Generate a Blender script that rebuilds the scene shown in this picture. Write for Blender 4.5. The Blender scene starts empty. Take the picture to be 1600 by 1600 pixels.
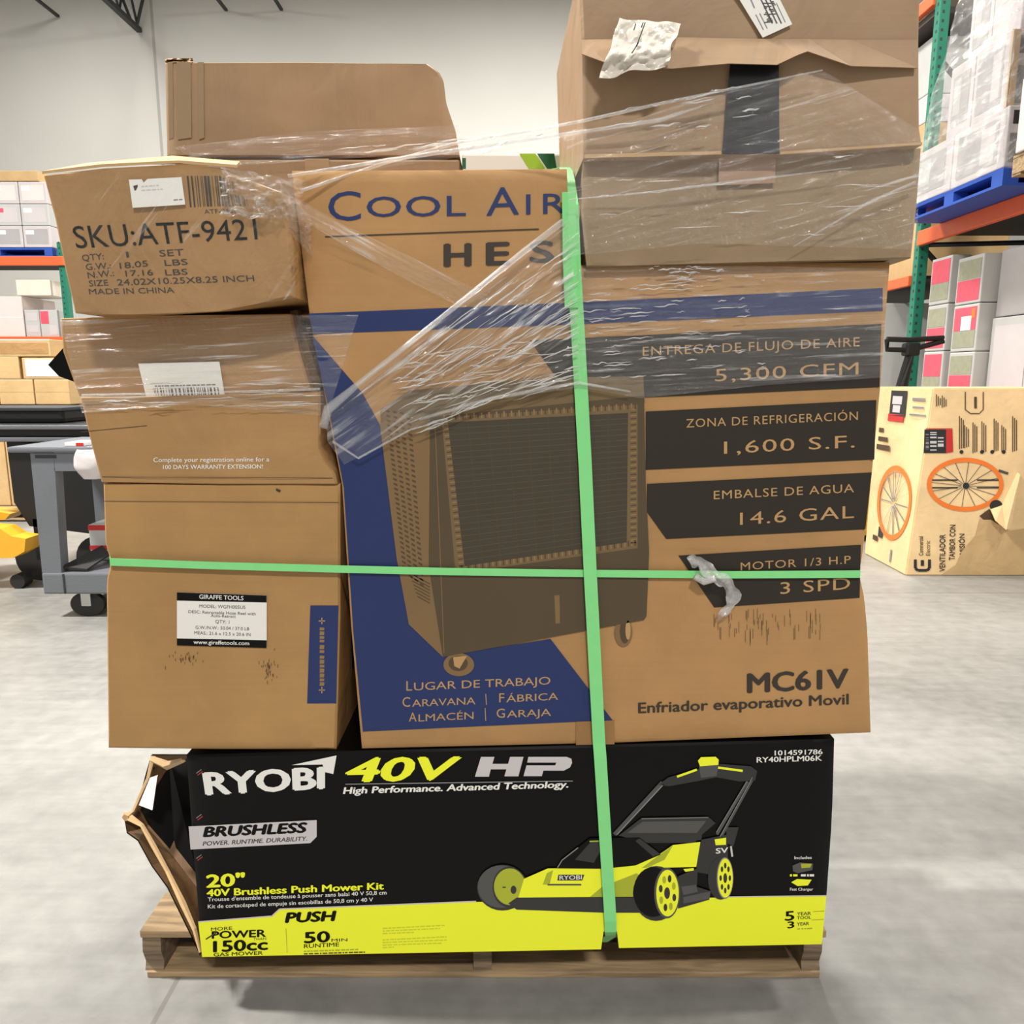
import bpy, bmesh, math, random
from mathutils import Vector, noise
from mathutils.bvhtree import BVHTree

random.seed(7)
SC = bpy.context.scene
COL = SC.collection

# ------------------------------------------------------------------ camera, world, light, exposure
CAM_H, PITCH, F = 1.42, math.radians(10.0), 1200.0
cam_d = bpy.data.cameras.new('camera'); cam = bpy.data.objects.new('camera', cam_d); COL.objects.link(cam)
cam.location = (0, 0, CAM_H); cam.rotation_euler = (math.pi / 2 - PITCH, 0, 0)
cam_d.sensor_width = 36; cam_d.lens = 36 * F / 1600; cam_d.clip_start = .05; cam_d.clip_end = 200
SC.camera = cam
SC.view_settings.view_transform = 'Standard'; SC.view_settings.look = 'None'
SC.view_settings.gamma = 1; SC.view_settings.use_curve_mapping = False
SC.view_settings.exposure = 0.08
w = bpy.data.worlds.new('world'); SC.world = w; w.use_nodes = True
w.node_tree.nodes['Background'].inputs[0].default_value = (1, .98, .95, 1)
w.node_tree.nodes['Background'].inputs[1].default_value = .46
# unseen high bay lamps, plus fill added for the back wall and right floor
BAY_AND_FILL = [(-6.5, 2.1, 9.5, 2300), (1.2, -5.6, 8.2, 900), (.2, 6.0, 8.9, 560), (-9.2, 15.0, 10.35, 420),
             (2.4, 14.0, 10.35, 700), (-1.5, 12.5, 10.35, 900), (-11.0, 8.0, 9.0, 200), (5.2, 2.0, 8.8, 420)]
for i, (x, y, z, p) in enumerate(BAY_AND_FILL):
    ld = bpy.data.lights.new('bay_or_fill_light', 'AREA'); ld.shape = 'RECTANGLE'; ld.size = 1.3; ld.size_y = .5
    ld.energy = p; ld.color = (1, .975, .93)
    lo = bpy.data.objects.new('bay_or_fill_light', ld); lo.location = (x, y, z); COL.objects.link(lo)

# ------------------------------------------------------------------ geometry of the view (photo frame 1600 x 1600)
CP, SP = math.cos(PITCH), math.sin(PITCH)
def ray(u, v):
    a, b = (u - 800) / F, (800 - v) / F
    return Vector((a, CP + b * SP, -SP + b * CP))
def on_y(u, v, Y):
    d = ray(u, v); t = Y / d.y
    return Vector((d.x * t, Y, CAM_H + d.z * t))
def on_z(u, v, z):
    d = ray(u, v); t = (z - CAM_H) / d.z
    return Vector((d.x * t, d.y * t, z))
def zat(v, Y): return on_y(800, v, Y).z

# ------------------------------------------------------------------ materials
def lin(c):
    c = c / 255
    return c / 12.92 if c <= .04045 else ((c + .055) / 1.055) ** 2.4
def rgb(r, g, b): return (lin(r), lin(g), lin(b), 1)
MATS = {}
def new_mat(name):
    m = bpy.data.materials.new(name); m.use_nodes = True
    return m, m.node_tree, m.node_tree.nodes, m.node_tree.links
def plain(name, c, rough=.6, metal=0, spec=.4, var=.12, scale=8, bump=0, bscale=40):
    if name in MATS: return MATS[name]
    m, nt, N, L = new_mat(name); b = N['Principled BSDF']
    b.inputs['Roughness'].default_value = rough; b.inputs['Metallic'].default_value = metal
    b.inputs['Specular IOR Level'].default_value = spec
    tc = N.new('ShaderNodeTexCoord')
    nz = N.new('ShaderNodeTexNoise'); nz.inputs['Scale'].default_value = scale; nz.inputs['Detail'].default_value = 5
    L.new(tc.outputs['Object'], nz.inputs['Vector'])
    mx = N.new('ShaderNodeMix'); mx.data_type = 'RGBA'
    C = rgb(*c)
    mx.inputs[6].default_value = tuple(x * (1 - var) for x in C[:3]) + (1,)
    mx.inputs[7].default_value = tuple(min(1, x * (1 + var)) for x in C[:3]) + (1,)
    L.new(nz.outputs['Fac'], mx.inputs[0]); L.new(mx.outputs[2], b.inputs['Base Color'])
    if bump:
        n2 = N.new('ShaderNodeTexNoise'); n2.inputs['Scale'].default_value = bscale; n2.inputs['Detail'].default_value = 4
        L.new(tc.outputs['Object'], n2.inputs['Vector'])
        bp = N.new('ShaderNodeBump'); bp.inputs['Strength'].default_value = bump; bp.inputs['Distance'].default_value = .01
        L.new(n2.outputs['Fac'], bp.inputs['Height']); L.new(bp.outputs['Normal'], b.inputs['Normal'])
    MATS[name] = m; return m
def card(name, c, crease=.35, horiz=True):
    """kraft cardboard: mottled fibre colour, faint flutes, soft creases"""
    if name in MATS: return MATS[name]
    m, nt, N, L = new_mat(name); b = N['Principled BSDF']
    b.inputs['Roughness'].default_value = .62; b.inputs['Specular IOR Level'].default_value = .3
    tc = N.new('ShaderNodeTexCoord')
    n1 = N.new('ShaderNodeTexNoise'); n1.inputs['Scale'].default_value = 3.5; n1.inputs['Detail'].default_value = 7; n1.inputs['Roughness'].default_value = .65
    L.new(tc.outputs['Object'], n1.inputs['Vector'])
    mp = N.new('ShaderNodeMapping'); mp.inputs['Scale'].default_value = (2, 2, 130) if horiz else (130, 2, 2)
    L.new(tc.outputs['Object'], mp.inputs['Vector'])
    n2 = N.new('ShaderNodeTexNoise'); n2.inputs['Scale'].default_value = 1.5; n2.inputs['Detail'].default_value = 3
    L.new(mp.outputs[0], n2.inputs['Vector'])
    ad = N.new('ShaderNodeMath'); ad.operation = 'MULTIPLY_ADD'; ad.inputs[1].default_value = .14
    L.new(n2.outputs['Fac'], ad.inputs[0])
    sb = N.new('ShaderNodeMath'); sb.operation = 'MULTIPLY'; sb.inputs[1].default_value = .86
    L.new(n1.outputs['Fac'], sb.inputs[0]); L.new(sb.outputs[0], ad.inputs[2])
    rp = N.new('ShaderNodeValToRGB'); C = rgb(*c)[:3]
    rp.color_ramp.elements[0].position = .3; rp.color_ramp.elements[0].color = tuple(x * .84 for x in C) + (1,)
    rp.color_ramp.elements[1].position = .7; rp.color_ramp.elements[1].color = tuple(min(1, x * 1.14) for x in C) + (1,)
    L.new(ad.outputs[0], rp.inputs[0]); L.new(rp.outputs[0], b.inputs['Base Color'])
    n3 = N.new('ShaderNodeTexNoise'); n3.inputs['Scale'].default_value = 5; n3.inputs['Detail'].default_value = 4; n3.inputs['Distortion'].default_value = 1.2
    L.new(tc.outputs['Object'], n3.inputs['Vector'])
    a2 = N.new('ShaderNodeMath'); a2.operation = 'MULTIPLY_ADD'; a2.inputs[1].default_value = .015
    L.new(n2.outputs['Fac'], a2.inputs[0]); L.new(n3.outputs['Fac'], a2.inputs[2])
    bp = N.new('ShaderNodeBump'); bp.inputs['Strength'].default_value = crease; bp.inputs['Distance'].default_value = .02
    L.new(a2.outputs[0], bp.inputs['Height']); L.new(bp.outputs['Normal'], b.inputs['Normal'])
    MATS[name] = m; return m
def film(name, angle, haze=.03, streak=.35, sx=6, sy=120, rough=.12, bump=.6, white=(.86, .85, .83), thr=.56, gl_=.055):
    """clear stretch film: mostly see-through, glossy, milky where it is bunched into streaks"""
    if name in MATS: return MATS[name]
    m, nt, N, L = new_mat(name); N.remove(N['Principled BSDF']); out = N['Material Output']
    tc = N.new('ShaderNodeTexCoord')
    rt = N.new('ShaderNodeMapping'); rt.inputs['Rotation'].default_value = (0, angle, 0)
    L.new(tc.outputs['Object'], rt.inputs['Vector'])
    mp = N.new('ShaderNodeMapping'); mp.inputs['Scale'].default_value = (sx, 2, sy)
    L.new(rt.outputs[0], mp.inputs['Vector'])
    nz = N.new('ShaderNodeTexNoise'); nz.inputs['Scale'].default_value = 1; nz.inputs['Detail'].default_value = 6; nz.inputs['Roughness'].default_value = .6; nz.inputs['Distortion'].default_value = .5
    L.new(mp.outputs[0], nz.inputs['Vector'])
    big = N.new('ShaderNodeTexNoise'); big.inputs['Scale'].default_value = 9; big.inputs['Detail'].default_value = 2
    L.new(rt.outputs[0], big.inputs['Vector'])
    r1 = N.new('ShaderNodeMapRange'); r1.inputs[1].default_value = thr; r1.inputs[2].default_value = thr + .12
    L.new(nz.outputs['Fac'], r1.inputs[0])
    r2 = N.new('ShaderNodeMapRange'); r2.inputs[1].default_value = .38; r2.inputs[2].default_value = .66
    L.new(big.outputs['Fac'], r2.inputs[0])
    mu = N.new('ShaderNodeMath'); mu.operation = 'MULTIPLY'; L.new(r1.outputs[0], mu.inputs[0]); L.new(r2.outputs[0], mu.inputs[1])
    ma = N.new('ShaderNodeMath'); ma.operation = 'MULTIPLY_ADD'; ma.inputs[1].default_value = streak; ma.inputs[2].default_value = haze
    L.new(mu.outputs[0], ma.inputs[0])
    bp = N.new('ShaderNodeBump'); bp.inputs['Strength'].default_value = bump; bp.inputs['Distance'].default_value = .012
    L.new(nz.outputs['Fac'], bp.inputs['Height'])
    tr = N.new('ShaderNodeBsdfTransparent')
    gl = N.new('ShaderNodeBsdfGlossy'); gl.inputs['Roughness'].default_value = rough; L.new(bp.outputs[0], gl.inputs['Normal'])
    df = N.new('ShaderNodeBsdfDiffuse'); df.inputs['Color'].default_value = (*white, 1); L.new(bp.outputs[0], df.inputs['Normal'])
    m1 = N.new('ShaderNodeMixShader'); L.new(ma.outputs[0], m1.inputs[0]); L.new(tr.outputs[0], m1.inputs[1]); L.new(df.outputs[0], m1.inputs[2])
    m2 = N.new('ShaderNodeMixShader'); m2.inputs[0].default_value = gl_; L.new(m1.outputs[0], m2.inputs[1]); L.new(gl.outputs[0], m2.inputs[2])
    L.new(m2.outputs[0], out.inputs['Surface'])
    MATS[name] = m; return m
def wood(name, c):
    if name in MATS: return MATS[name]
    m, nt, N, L = new_mat(name); b = N['Principled BSDF']; b.inputs['Roughness'].default_value = .8
    tc = N.new('ShaderNodeTexCoord'); mp = N.new('ShaderNodeMapping'); mp.inputs['Scale'].default_value = (4, 30, 60)
    L.new(tc.outputs['Object'], mp.inputs['Vector'])
    nz = N.new('ShaderNodeTexNoise'); nz.inputs['Scale'].default_value = 1.2; nz.inputs['Detail'].default_value = 7; nz.inputs['Distortion'].default_value = .8
    L.new(mp.outputs[0], nz.inputs['Vector'])
    rp = N.new('ShaderNodeValToRGB'); C = rgb(*c)[:3]
    rp.color_ramp.elements[0].position = .32; rp.color_ramp.elements[0].color = tuple(x * .55 for x in C) + (1,)
    rp.color_ramp.elements[1].position = .66; rp.color_ramp.elements[1].color = tuple(min(1, x * 1.25) for x in C) + (1,)
    L.new(nz.outputs['Fac'], rp.inputs[0]); L.new(rp.outputs[0], b.inputs['Base Color'])
    bp = N.new('ShaderNodeBump'); bp.inputs['Strength'].default_value = .4; bp.inputs['Distance'].default_value = .006
    L.new(nz.outputs['Fac'], bp.inputs['Height']); L.new(bp.outputs[0], b.inputs['Normal'])
    MATS[name] = m; return m
def floor_mat():
    m, nt, N, L = new_mat('polished_concrete'); b = N['Principled BSDF']
    tc = N.new('ShaderNodeTexCoord')
    def noise_(scale, det, vec=None, dist=0, rough=.6):
        n = N.new('ShaderNodeTexNoise'); n.inputs['Scale'].default_value = scale; n.inputs['Detail'].default_value = det
        n.inputs['Distortion'].default_value = dist; n.inputs['Roughness'].default_value = rough
        L.new(vec if vec else tc.outputs['Object'], n.inputs['Vector']); return n
    n1 = noise_(1.1, 8, dist=.6); 
    mp = N.new('ShaderNodeMapping'); mp.inputs['Rotation'].default_value = (0, 0, .75); mp.inputs['Scale'].default_value = (1.2, 14, 1)
    L.new(tc.outputs['Object'], mp.inputs['Vector'])
    n2 = noise_(1.6, 6, mp.outputs[0], .4)
    n3 = noise_(14, 6)
    a = N.new('ShaderNodeMath'); a.operation = 'MULTIPLY_ADD'; a.inputs[1].default_value = .2; L.new(n2.outputs['Fac'], a.inputs[0])
    s = N.new('ShaderNodeMath'); s.operation = 'MULTIPLY'; s.inputs[1].default_value = .5; L.new(n1.outputs['Fac'], s.inputs[0]); L.new(s.outputs[0], a.inputs[2])
    a3 = N.new('ShaderNodeMath'); a3.operation = 'MULTIPLY_ADD'; a3.inputs[1].default_value = .30; L.new(n3.outputs['Fac'], a3.inputs[0]); L.new(a.outputs[0], a3.inputs[2])
    rp = N.new('ShaderNodeValToRGB'); e = rp.color_ramp.elements
    e[0].position = .34; e[0].color = rgb(112, 111, 107); e[1].position = .64; e[1].color = rgb(150, 148, 143)
    L.new(a3.outputs[0], rp.inputs[0])
    # thin dark scratches
    sc = N.new('ShaderNodeMapping'); sc.inputs['Rotation'].default_value = (0, 0, .72); sc.inputs['Scale'].default_value = (.5, 34, 1)
    L.new(tc.outputs['Object'], sc.inputs['Vector']); n4 = noise_(1.3, 3, sc.outputs[0], .2)
    rs = N.new('ShaderNodeMapRange'); rs.inputs[1].default_value = .68; rs.inputs[2].default_value = .78; L.new(n4.outputs['Fac'], rs.inputs[0])
    # sawn control joints
    sx = N.new('ShaderNodeSeparateXYZ'); L.new(tc.outputs['Object'], sx.inputs[0])
    def joint(o, per, off):
        ad = N.new('ShaderNodeMath'); ad.operation = 'ADD'; ad.inputs[1].default_value = off; L.new(o, ad.inputs[0])
        pp = N.new('ShaderNodeMath'); pp.operation = 'PINGPONG'; pp.inputs[1].default_value = per / 2; L.new(ad.outputs[0], pp.inputs[0])
        lt = N.new('ShaderNodeMath'); lt.operation = 'LESS_THAN'; lt.inputs[1].default_value = .006; L.new(pp.outputs[0], lt.inputs[0]); return lt
    j1 = joint(sx.outputs['Y'], 5.0, -4.95); j2 = joint(sx.outputs['X'], 6.0, -5.2)
    mxj = N.new('ShaderNodeMath'); mxj.operation = 'MAXIMUM'; L.new(j1.outputs[0], mxj.inputs[0]); L.new(j2.outputs[0], mxj.inputs[1])
    half = N.new('ShaderNodeMath'); half.operation = 'MULTIPLY'; half.inputs[1].default_value = .45; L.new(rs.outputs[0], half.inputs[0])
    hj = N.new('ShaderNodeMath'); hj.operation = 'MULTIPLY'; hj.inputs[1].default_value = .6; L.new(mxj.outputs[0], hj.inputs[0])
    mm = N.new('ShaderNodeMath'); mm.operation = 'MAXIMUM'; L.new(half.outputs[0], mm.inputs[0]); L.new(hj.outputs[0], mm.inputs[1])
    mx = N.new('ShaderNodeMix'); mx.data_type = 'RGBA'; mx.inputs[7].default_value = rgb(104, 100, 94)
    L.new(mm.outputs[0], mx.inputs[0]); L.new(rp.outputs[0], mx.inputs[6]); L.new(mx.outputs[2], b.inputs['Base Color'])
    rr = N.new('ShaderNodeMapRange'); rr.inputs[3].default_value = .34; rr.inputs[4].default_value = .52; L.new(n3.outputs['Fac'], rr.inputs[0])
    L.new(rr.outputs[0], b.inputs['Roughness']); b.inputs['Specular IOR Level'].default_value = .5
    bp = N.new('ShaderNodeBump'); bp.inputs['Strength'].default_value = .12; bp.inputs['Distance'].default_value = .004
    L.new(n2.outputs['Fac'], bp.inputs['Height']); L.new(bp.outputs[0], b.inputs['Normal'])
    return m

K_BOT = card('kraft_warm', (168, 130, 82))
K_COOL = card('kraft_cooler', (170, 130, 84), .3)
K_TOP = card('kraft_grey', (156, 129, 101), .5)
K_TOP2 = card('kraft_grey_low', (143, 121, 94), .5)
K_ATF = card('kraft_worn', (160, 122, 76), .9)
K_MID = card('kraft_mid', (163, 126, 82), .6)
K_BACK = card('kraft_back', (158, 130, 100), .25, False)
K_LIGHT = card("kraft_pale", (190, 158, 112), .2)
K_FAN = card('kraft_fan', (232, 200, 150), .25)
K_TEAR = card('kraft_inner', (196, 164, 118), .4)
K_SHADEIN = card('kraft_inside_shaded', (96, 70, 42), .5)  # inner kraft, darkened in its colour to stand in for shade
EDGE = card('kraft_cut_edge', (186, 154, 112), .3)
WHITE = plain('paper_white', (228, 226, 220), .55, var=.03)
BLACK = plain('ink_black', (7, 7, 7), .33, spec=.16, var=.1)
INK = plain('ink_dark', (52, 45, 36), .6)
INKB = plain('ink_brown', (80, 62, 42), .6)
NAVY = plain('ink_navy', (36, 50, 96), .5, spec=.3, var=.06)
PANEL = plain('ink_panel', (44, 38, 31), .5, spec=.3, var=.07)
TAN = plain('ink_tan', (178, 140, 92), .6)
YELLOW = plain('ink_yellow', (236, 240, 42), .35, spec=.4, var=.02)
OLIVE = plain('ink_olive', (166, 174, 42), .4)
SILVER = plain('ink_silver', (196, 190, 190), .4, var=.05)
G1 = plain('ink_grey_dark', (44, 44, 44), .4); G2 = plain('ink_grey', (78, 77, 76), .4); G3 = plain('ink_grey_light', (130, 129, 127), .4)
GRILLE = plain('ink_grille', (64, 56, 43), .5); CBODY = plain('ink_cooler_front', (80, 66, 45), .5); CSIDE = plain('ink_cooler_side', (122, 96, 62), .5); CTOP = plain('ink_cooler_top', (110, 90, 60), .5)
GLINE = plain('ink_grille_line', (84, 74, 55), .5); TICK = plain('ink_tick', (138, 108, 68), .5)
RED = plain('ink_red', (190, 48, 44), .5); ORANGE_INK = plain('ink_orange', (232, 122, 48), .5)
LIME = plain('ink_lime', (150, 190, 30), .5); DGREEN = plain('ink_green', (28, 92, 58), .5)
STRAP = plain('strap_green', (128, 214, 134), .32, spec=.5, var=.05, scale=30)
PALLET_WOOD = wood("pallet_wood", (118, 100, 78)); PALLET_PALE = wood("pallet_wood_pale", (160, 134, 100))
POST = plain('rack_green', (32, 116, 92), .45); BEAM = plain('rack_orange', (228, 98, 52), .45); DECK = plain('rack_deck', (70, 66, 60), .7)
STEEL = plain('dark_steel', (56, 58, 62), .5, metal=.3); CHROME = plain('chrome', (190, 190, 188), .25, metal=.9)
PINKW = plain('wrapped_white', (196, 189, 189), .35, var=.08, scale=5, bump=.5, bscale=9); GREYW = plain('wrapped_grey', (166, 162, 162), .4, var=.08, bump=.3, bscale=8)
LGREY = plain('carton_grey', (184, 184, 181), .5, var=.04)
PINKB = plain('print_pink', (214, 84, 102), .5, var=.15, scale=20); SAGE = plain('print_sage', (150, 150, 128), .5, var=.2, scale=20)
LILAC = plain('print_lilac', (150, 138, 158), .5, var=.2, scale=20); PINKISH = plain('wrapped_pink', (222, 204, 200), .4, var=.06)
BLUEP = plain('pallet_blue', (38, 78, 168), .6); BINB = plain('bin_black', (22, 22, 23), .5, spec=.4); BINR = plain('bin_rim', (96, 98, 102), .4)
CARTG = plain('cart_grey', (104, 107, 112), .5, var=.06, bump=.15, bscale=120); RUBBER = plain('rubber', (36, 35, 34), .6)
JACKY = plain('jack_yellow', (226, 168, 44), .45); DARKBROWN = plain('shelf_underside_shade', (84, 72, 60), .8)

# ------------------------------------------------------------------ mesh helpers
class MB:
    def __init__(s): s.v = []; s.f = []; s.m = []; s.mats = []
    def mi(s, mat):
        if mat not in s.mats: s.mats.append(mat)
        return s.mats.index(mat)
    def add(s, vs, fs, mat):
        o = len(s.v); s.v += [Vector(p) for p in vs]; k = s.mi(mat)
        for f in fs: s.f.append([i + o for i in f]); s.m.append(k)
    def box(s, x0, x1, y0, y1, z0, z1, mat, r=0):
        bm = bmesh.new(); bmesh.ops.create_cube(bm, size=1)
        for q in bm.verts: q.co = Vector(((x0 + x1) / 2 + q.co.x * (x1 - x0), (y0 + y1) / 2 + q.co.y * (y1 - y0), (z0 + z1) / 2 + q.co.z * (z1 - z0)))
        if r: bmesh.ops.bevel(bm, geom=bm.edges[:], offset=r, segments=2, affect='EDGES', profile=.6)
        s.bm(bm, mat)
    def bm(s, bm, mat):
        bm.verts.index_update()
        s.add([q.co.copy() for q in bm.verts], [[q.index for q in f.verts] for f in bm.faces], mat); bm.free()
    def prism(s, pts, off, mat):
        """polygon swept by the vector off"""
        n = len(pts); off = Vector(off); P = [Vector(p) for p in pts]
        s.add(P + [p + off for p in P], [list(range(n)), list(range(2 * n - 1, n - 1, -1))] + [[i, i + n, (i + 1) % n + n, (i + 1) % n] for i in range(n)], mat)
    def tube(s, pts, r, mat, n=8, ry=None):
        P = [Vector(p) for p in pts]; rings = []
        for i, p in enumerate(P):
            t = (P[min(i + 1, len(P) - 1)] - P[max(i - 1, 0)]).normalized()
            a = t.cross(Vector((0, 0, 1)));
            if a.length < .1: a = t.cross(Vector((0, 1, 0)))
            a.normalize(); b = a.cross(t).normalized()
            rr = r[i] if isinstance(r, (list, tuple)) else r
            rings.append([p + a * math.cos(2 * math.pi * k / n) * rr + b * math.sin(2 * math.pi * k / n) * rr for k in range(n)])
        vs = [q for R in rings for q in R]; fs = []
        for i in range(len(P) - 1):
            for k in range(n): fs.append([i * n + k, i * n + (k + 1) % n, (i + 1) * n + (k + 1) % n, (i + 1) * n + k])
        fs += [list(range(n - 1, -1, -1)), list(range((len(P) - 1) * n, len(P) * n))]
        s.add(vs, fs, mat)
    def cyl(s, c, ax, r, h, mat, n=24, rx=None):
        """cylinder centred at c along axis 'x','y','z'; rx widens it along x"""
        c = Vector(c); vs = []
        for e in (-.5, .5):
            for k in range(n):
                A, B = r * math.cos(2 * math.pi * k / n), r * math.sin(2 * math.pi * k / n)
                d = {'x': (e * h, A, B), 'y': (A * (rx or 1), e * h, B), 'z': (A, B, e * h)}[ax]
                vs.append(c + Vector(d))
        s.add(vs, [list(range(n - 1, -1, -1)), list(range(n, 2 * n))] + [[k, (k + 1) % n, (k + 1) % n + n, k + n] for k in range(n)], mat)
    def ribbon(s, pts, width, thick, mat, wdir=None):
        P = [Vector(p) for p in pts]; rings = []
        for i, p in enumerate(P):
            t = (P[min(i + 1, len(P) - 1)] - P[max(i - 1, 0)]).normalized()
            wd = Vector(wdir); wd = (wd - t * wd.dot(t)).normalized(); nn = t.cross(wd).normalized()
            rings.append([p + wd * width / 2 + nn * thick / 2, p - wd * width / 2 + nn * thick / 2, p - wd * width / 2 - nn * thick / 2, p + wd * width / 2 - nn * thick / 2])
        vs = [q for R in rings for q in R]; fs = []
        for i in range(len(P) - 1):
            for k in range(4): fs.append([i * 4 + k, i * 4 + (k + 1) % 4, (i + 1) * 4 + (k + 1) % 4, (i + 1) * 4 + k])
        fs += [[3, 2, 1, 0], [(len(P) - 1) * 4 + k for k in range(4)]]
        s.add(vs, fs, mat)
    def build(s, name, parent=None, smooth=None, origin=None):
        me = bpy.data.meshes.new(name)
        o = Vector(origin) if origin is not None else (wloc(parent) if parent else Vector((0, 0, 0)))
        me.from_pydata([tuple(p - o) for p in s.v], [], s.f)
        for m in s.mats: me.materials.append(m)
        me.polygons.foreach_set('material_index', s.m)
        if smooth is not None:
            me.polygons.foreach_set('use_smooth', [True] * len(me.polygons))
            if smooth: me.set_sharp_from_angle(angle=math.radians(smooth))
        me.update(); me.validate()
        ob = bpy.data.objects.new(name, me); COL.objects.link(ob)
        if parent: ob.parent = parent; ob.location = o - wloc(parent)
        else: ob.location = o
        return ob
def wloc(o):
    p = Vector(o.location)
    while o.parent: o = o.parent; p += Vector(o.location)
    return p
def tag(o, label, cat, group=None, kind=None):
    o['label'] = label; o['category'] = cat
    if group: o['group'] = group
    if kind: o['kind'] = kind
    return o
def thing(name, label, cat, loc, group=None):
    o = bpy.data.objects.new(name, None); o.empty_display_size = .1; o.location = loc; COL.objects.link(o)
    return tag(o, label, cat, group)
def struct(o): o['kind'] = 'structure'; return o

# ------------------------------------------------------------------ printing on flat faces
_cu = bpy.data.curves.new('lettering_source', 'FONT'); _ob = bpy.data.objects.new('lettering_source', _cu); COL.objects.link(_ob)
def glyphs(sx, bold=0, space=1):
    _cu.body = sx; _cu.offset = bold; _cu.resolution_u = 3; _cu.space_character = space
    dg = bpy.context.evaluated_depsgraph_get(); dg.update()
    ev = _ob.evaluated_get(dg); me = ev.to_mesh()
    vs = [(q.co.x, q.co.y) for q in me.vertices]; fs = [list(p.vertices) for p in me.polygons]
    ev.to_mesh_clear(); return vs, fs
_hv, _ = glyphs('H'); CAPH = max(y for x, y in _hv)

class Print:
    """flat marks on the plane y = Y, each given in photo coordinates, lifted a hair off the surface"""
    def __init__(s, Y, base=.0006, on=None):
        s.Y = Y; s.b = base; s.mb = MB(); s.tree = BVHTree.FromPolygons([tuple(p) for p in on.v], on.f) if on else None
    def P(s, u, v, lift=0):
        p = on_y(u, v, s.Y)
        if s.tree:
            d = ray(u, v).normalized(); h = s.tree.ray_cast(Vector((0, 0, CAM_H)), d)
            if h[0] is not None and h[0].y < s.Y + .02: p = h[0]
        return p + Vector((0, -s.b - lift, 0))
    def poly(s, pts, mat, lift=0):
        vs = [s.P(u, v, lift) for u, v in pts]
        s.mb.add(vs, [list(range(len(vs)))[::-1]], mat)
    def line(s, a, b, wd, mat, lift=0):
        dx, dy = b[0] - a[0], b[1] - a[1]; l = math.hypot(dx, dy); nx, ny = -dy / l * wd / 2, dx / l * wd / 2
        s.poly([(a[0] + nx, a[1] + ny), (b[0] + nx, b[1] + ny), (b[0] - nx, b[1] - ny), (a[0] - nx, a[1] - ny)], mat, lift)
    def pline(s, pts, wd, mat, lift=0):
        for a, b in zip(pts, pts[1:]): s.line(a, b, wd, mat, lift)
    def ell(s, cx, cy, rx, ry, mat, lift=0, n=28, a0=0, a1=360):
        s.poly([(cx + rx * math.cos(math.radians(a0 + (a1 - a0) * k / n)), cy + ry * math.sin(math.radians(a0 + (a1 - a0) * k / n))) for k in range(n)], mat, lift)
    def ring(s, cx, cy, rx, ry, wd, mat, lift=0, n=40):
        for k in range(n):
            a, b = 2 * math.pi * k / n, 2 * math.pi * (k + 1) / n
            f = lambda t, e: (cx + (rx - e) * math.cos(t), cy + (ry - e) * math.sin(t))
            s.poly([f(a, 0), f(b, 0), f(b, wd), f(a, wd)], mat, lift)
    def text(s, t, x0, y0, x1, y1, h, mat, bold=0, lift=0, up=None, shear=0, up1=None, space=1):
        vs, fs = glyphs(t, 0, space)
        a, b = min(x for x, y in vs), max(x for x, y in vs)
        up = up or (0, -h); up1 = up1 or up; e = bold * h * 1.1
        for n_, (ex, ey) in enumerate([(0, 0)] if e < .05 else [(-e, 0), (0, e * .5), (e, 0), (0, -e * .5)]):
            out = []
            for x, y in vs:
                k = (x - a) / (b - a); q = y / CAPH; U = (up[0] + (up1[0] - up[0]) * k, up[1] + (up1[1] - up[1]) * k)
                out.append(s.P(x0 + e + (x1 - x0 - 2 * e) * k + U[0] * q + shear * h * q + ex, y0 + (y1 - y0) * k + U[1] * q + ey, lift + n_ * .00002))
            s.mb.add(out, fs, mat)
    def blur(s, x0, y0, x1, y1, h, mat, lift=0, seed=1):
        """a line of print too small to read: short uneven dashes"""
        R = random.Random(seed); L = math.hypot(x1 - x0, y1 - y0); p = 0
        while p < L - 2:
            wd = min(L - p, R.uniform(2.5, 8)); k0, k1 = p / L, (p + wd) / L
            s.poly([(x0 + (x1 - x0) * k0, y0 + (y1 - y0) * k0 - h), (x0 + (x1 - x0) * k1, y0 + (y1 - y0) * k1 - h),
                    (x0 + (x1 - x0) * k1, y0 + (y1 - y0) * k1), (x0 + (x1 - x0) * k0, y0 + (y1 - y0) * k0)], mat, lift)
            p += wd + R.uniform(1, 2)
    def bars(s, quad, mat, n=40, lift=0, seed=3, fill=.5):
        tl, tr, br, bl = quad; R = random.Random(seed); k = 0; step = 1 / n
        while k < 1:
            wd = step * R.choice([.5, .8, 1.3, 1.8]) * fill * 2; k2 = min(1, k + wd * .6)
            le = lambda a, b, t: (a[0] + (b[0] - a[0]) * t, a[1] + (b[1] - a[1]) * t)
            s.poly([le(tl, tr, k), le(tl, tr, k2), le(bl, br, k2), le(bl, br, k)], mat, lift)
            k = k2 + step * R.choice([.4, .7, 1.1])
    def build(s, name, parent): return s.mb.build(name, parent)

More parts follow.
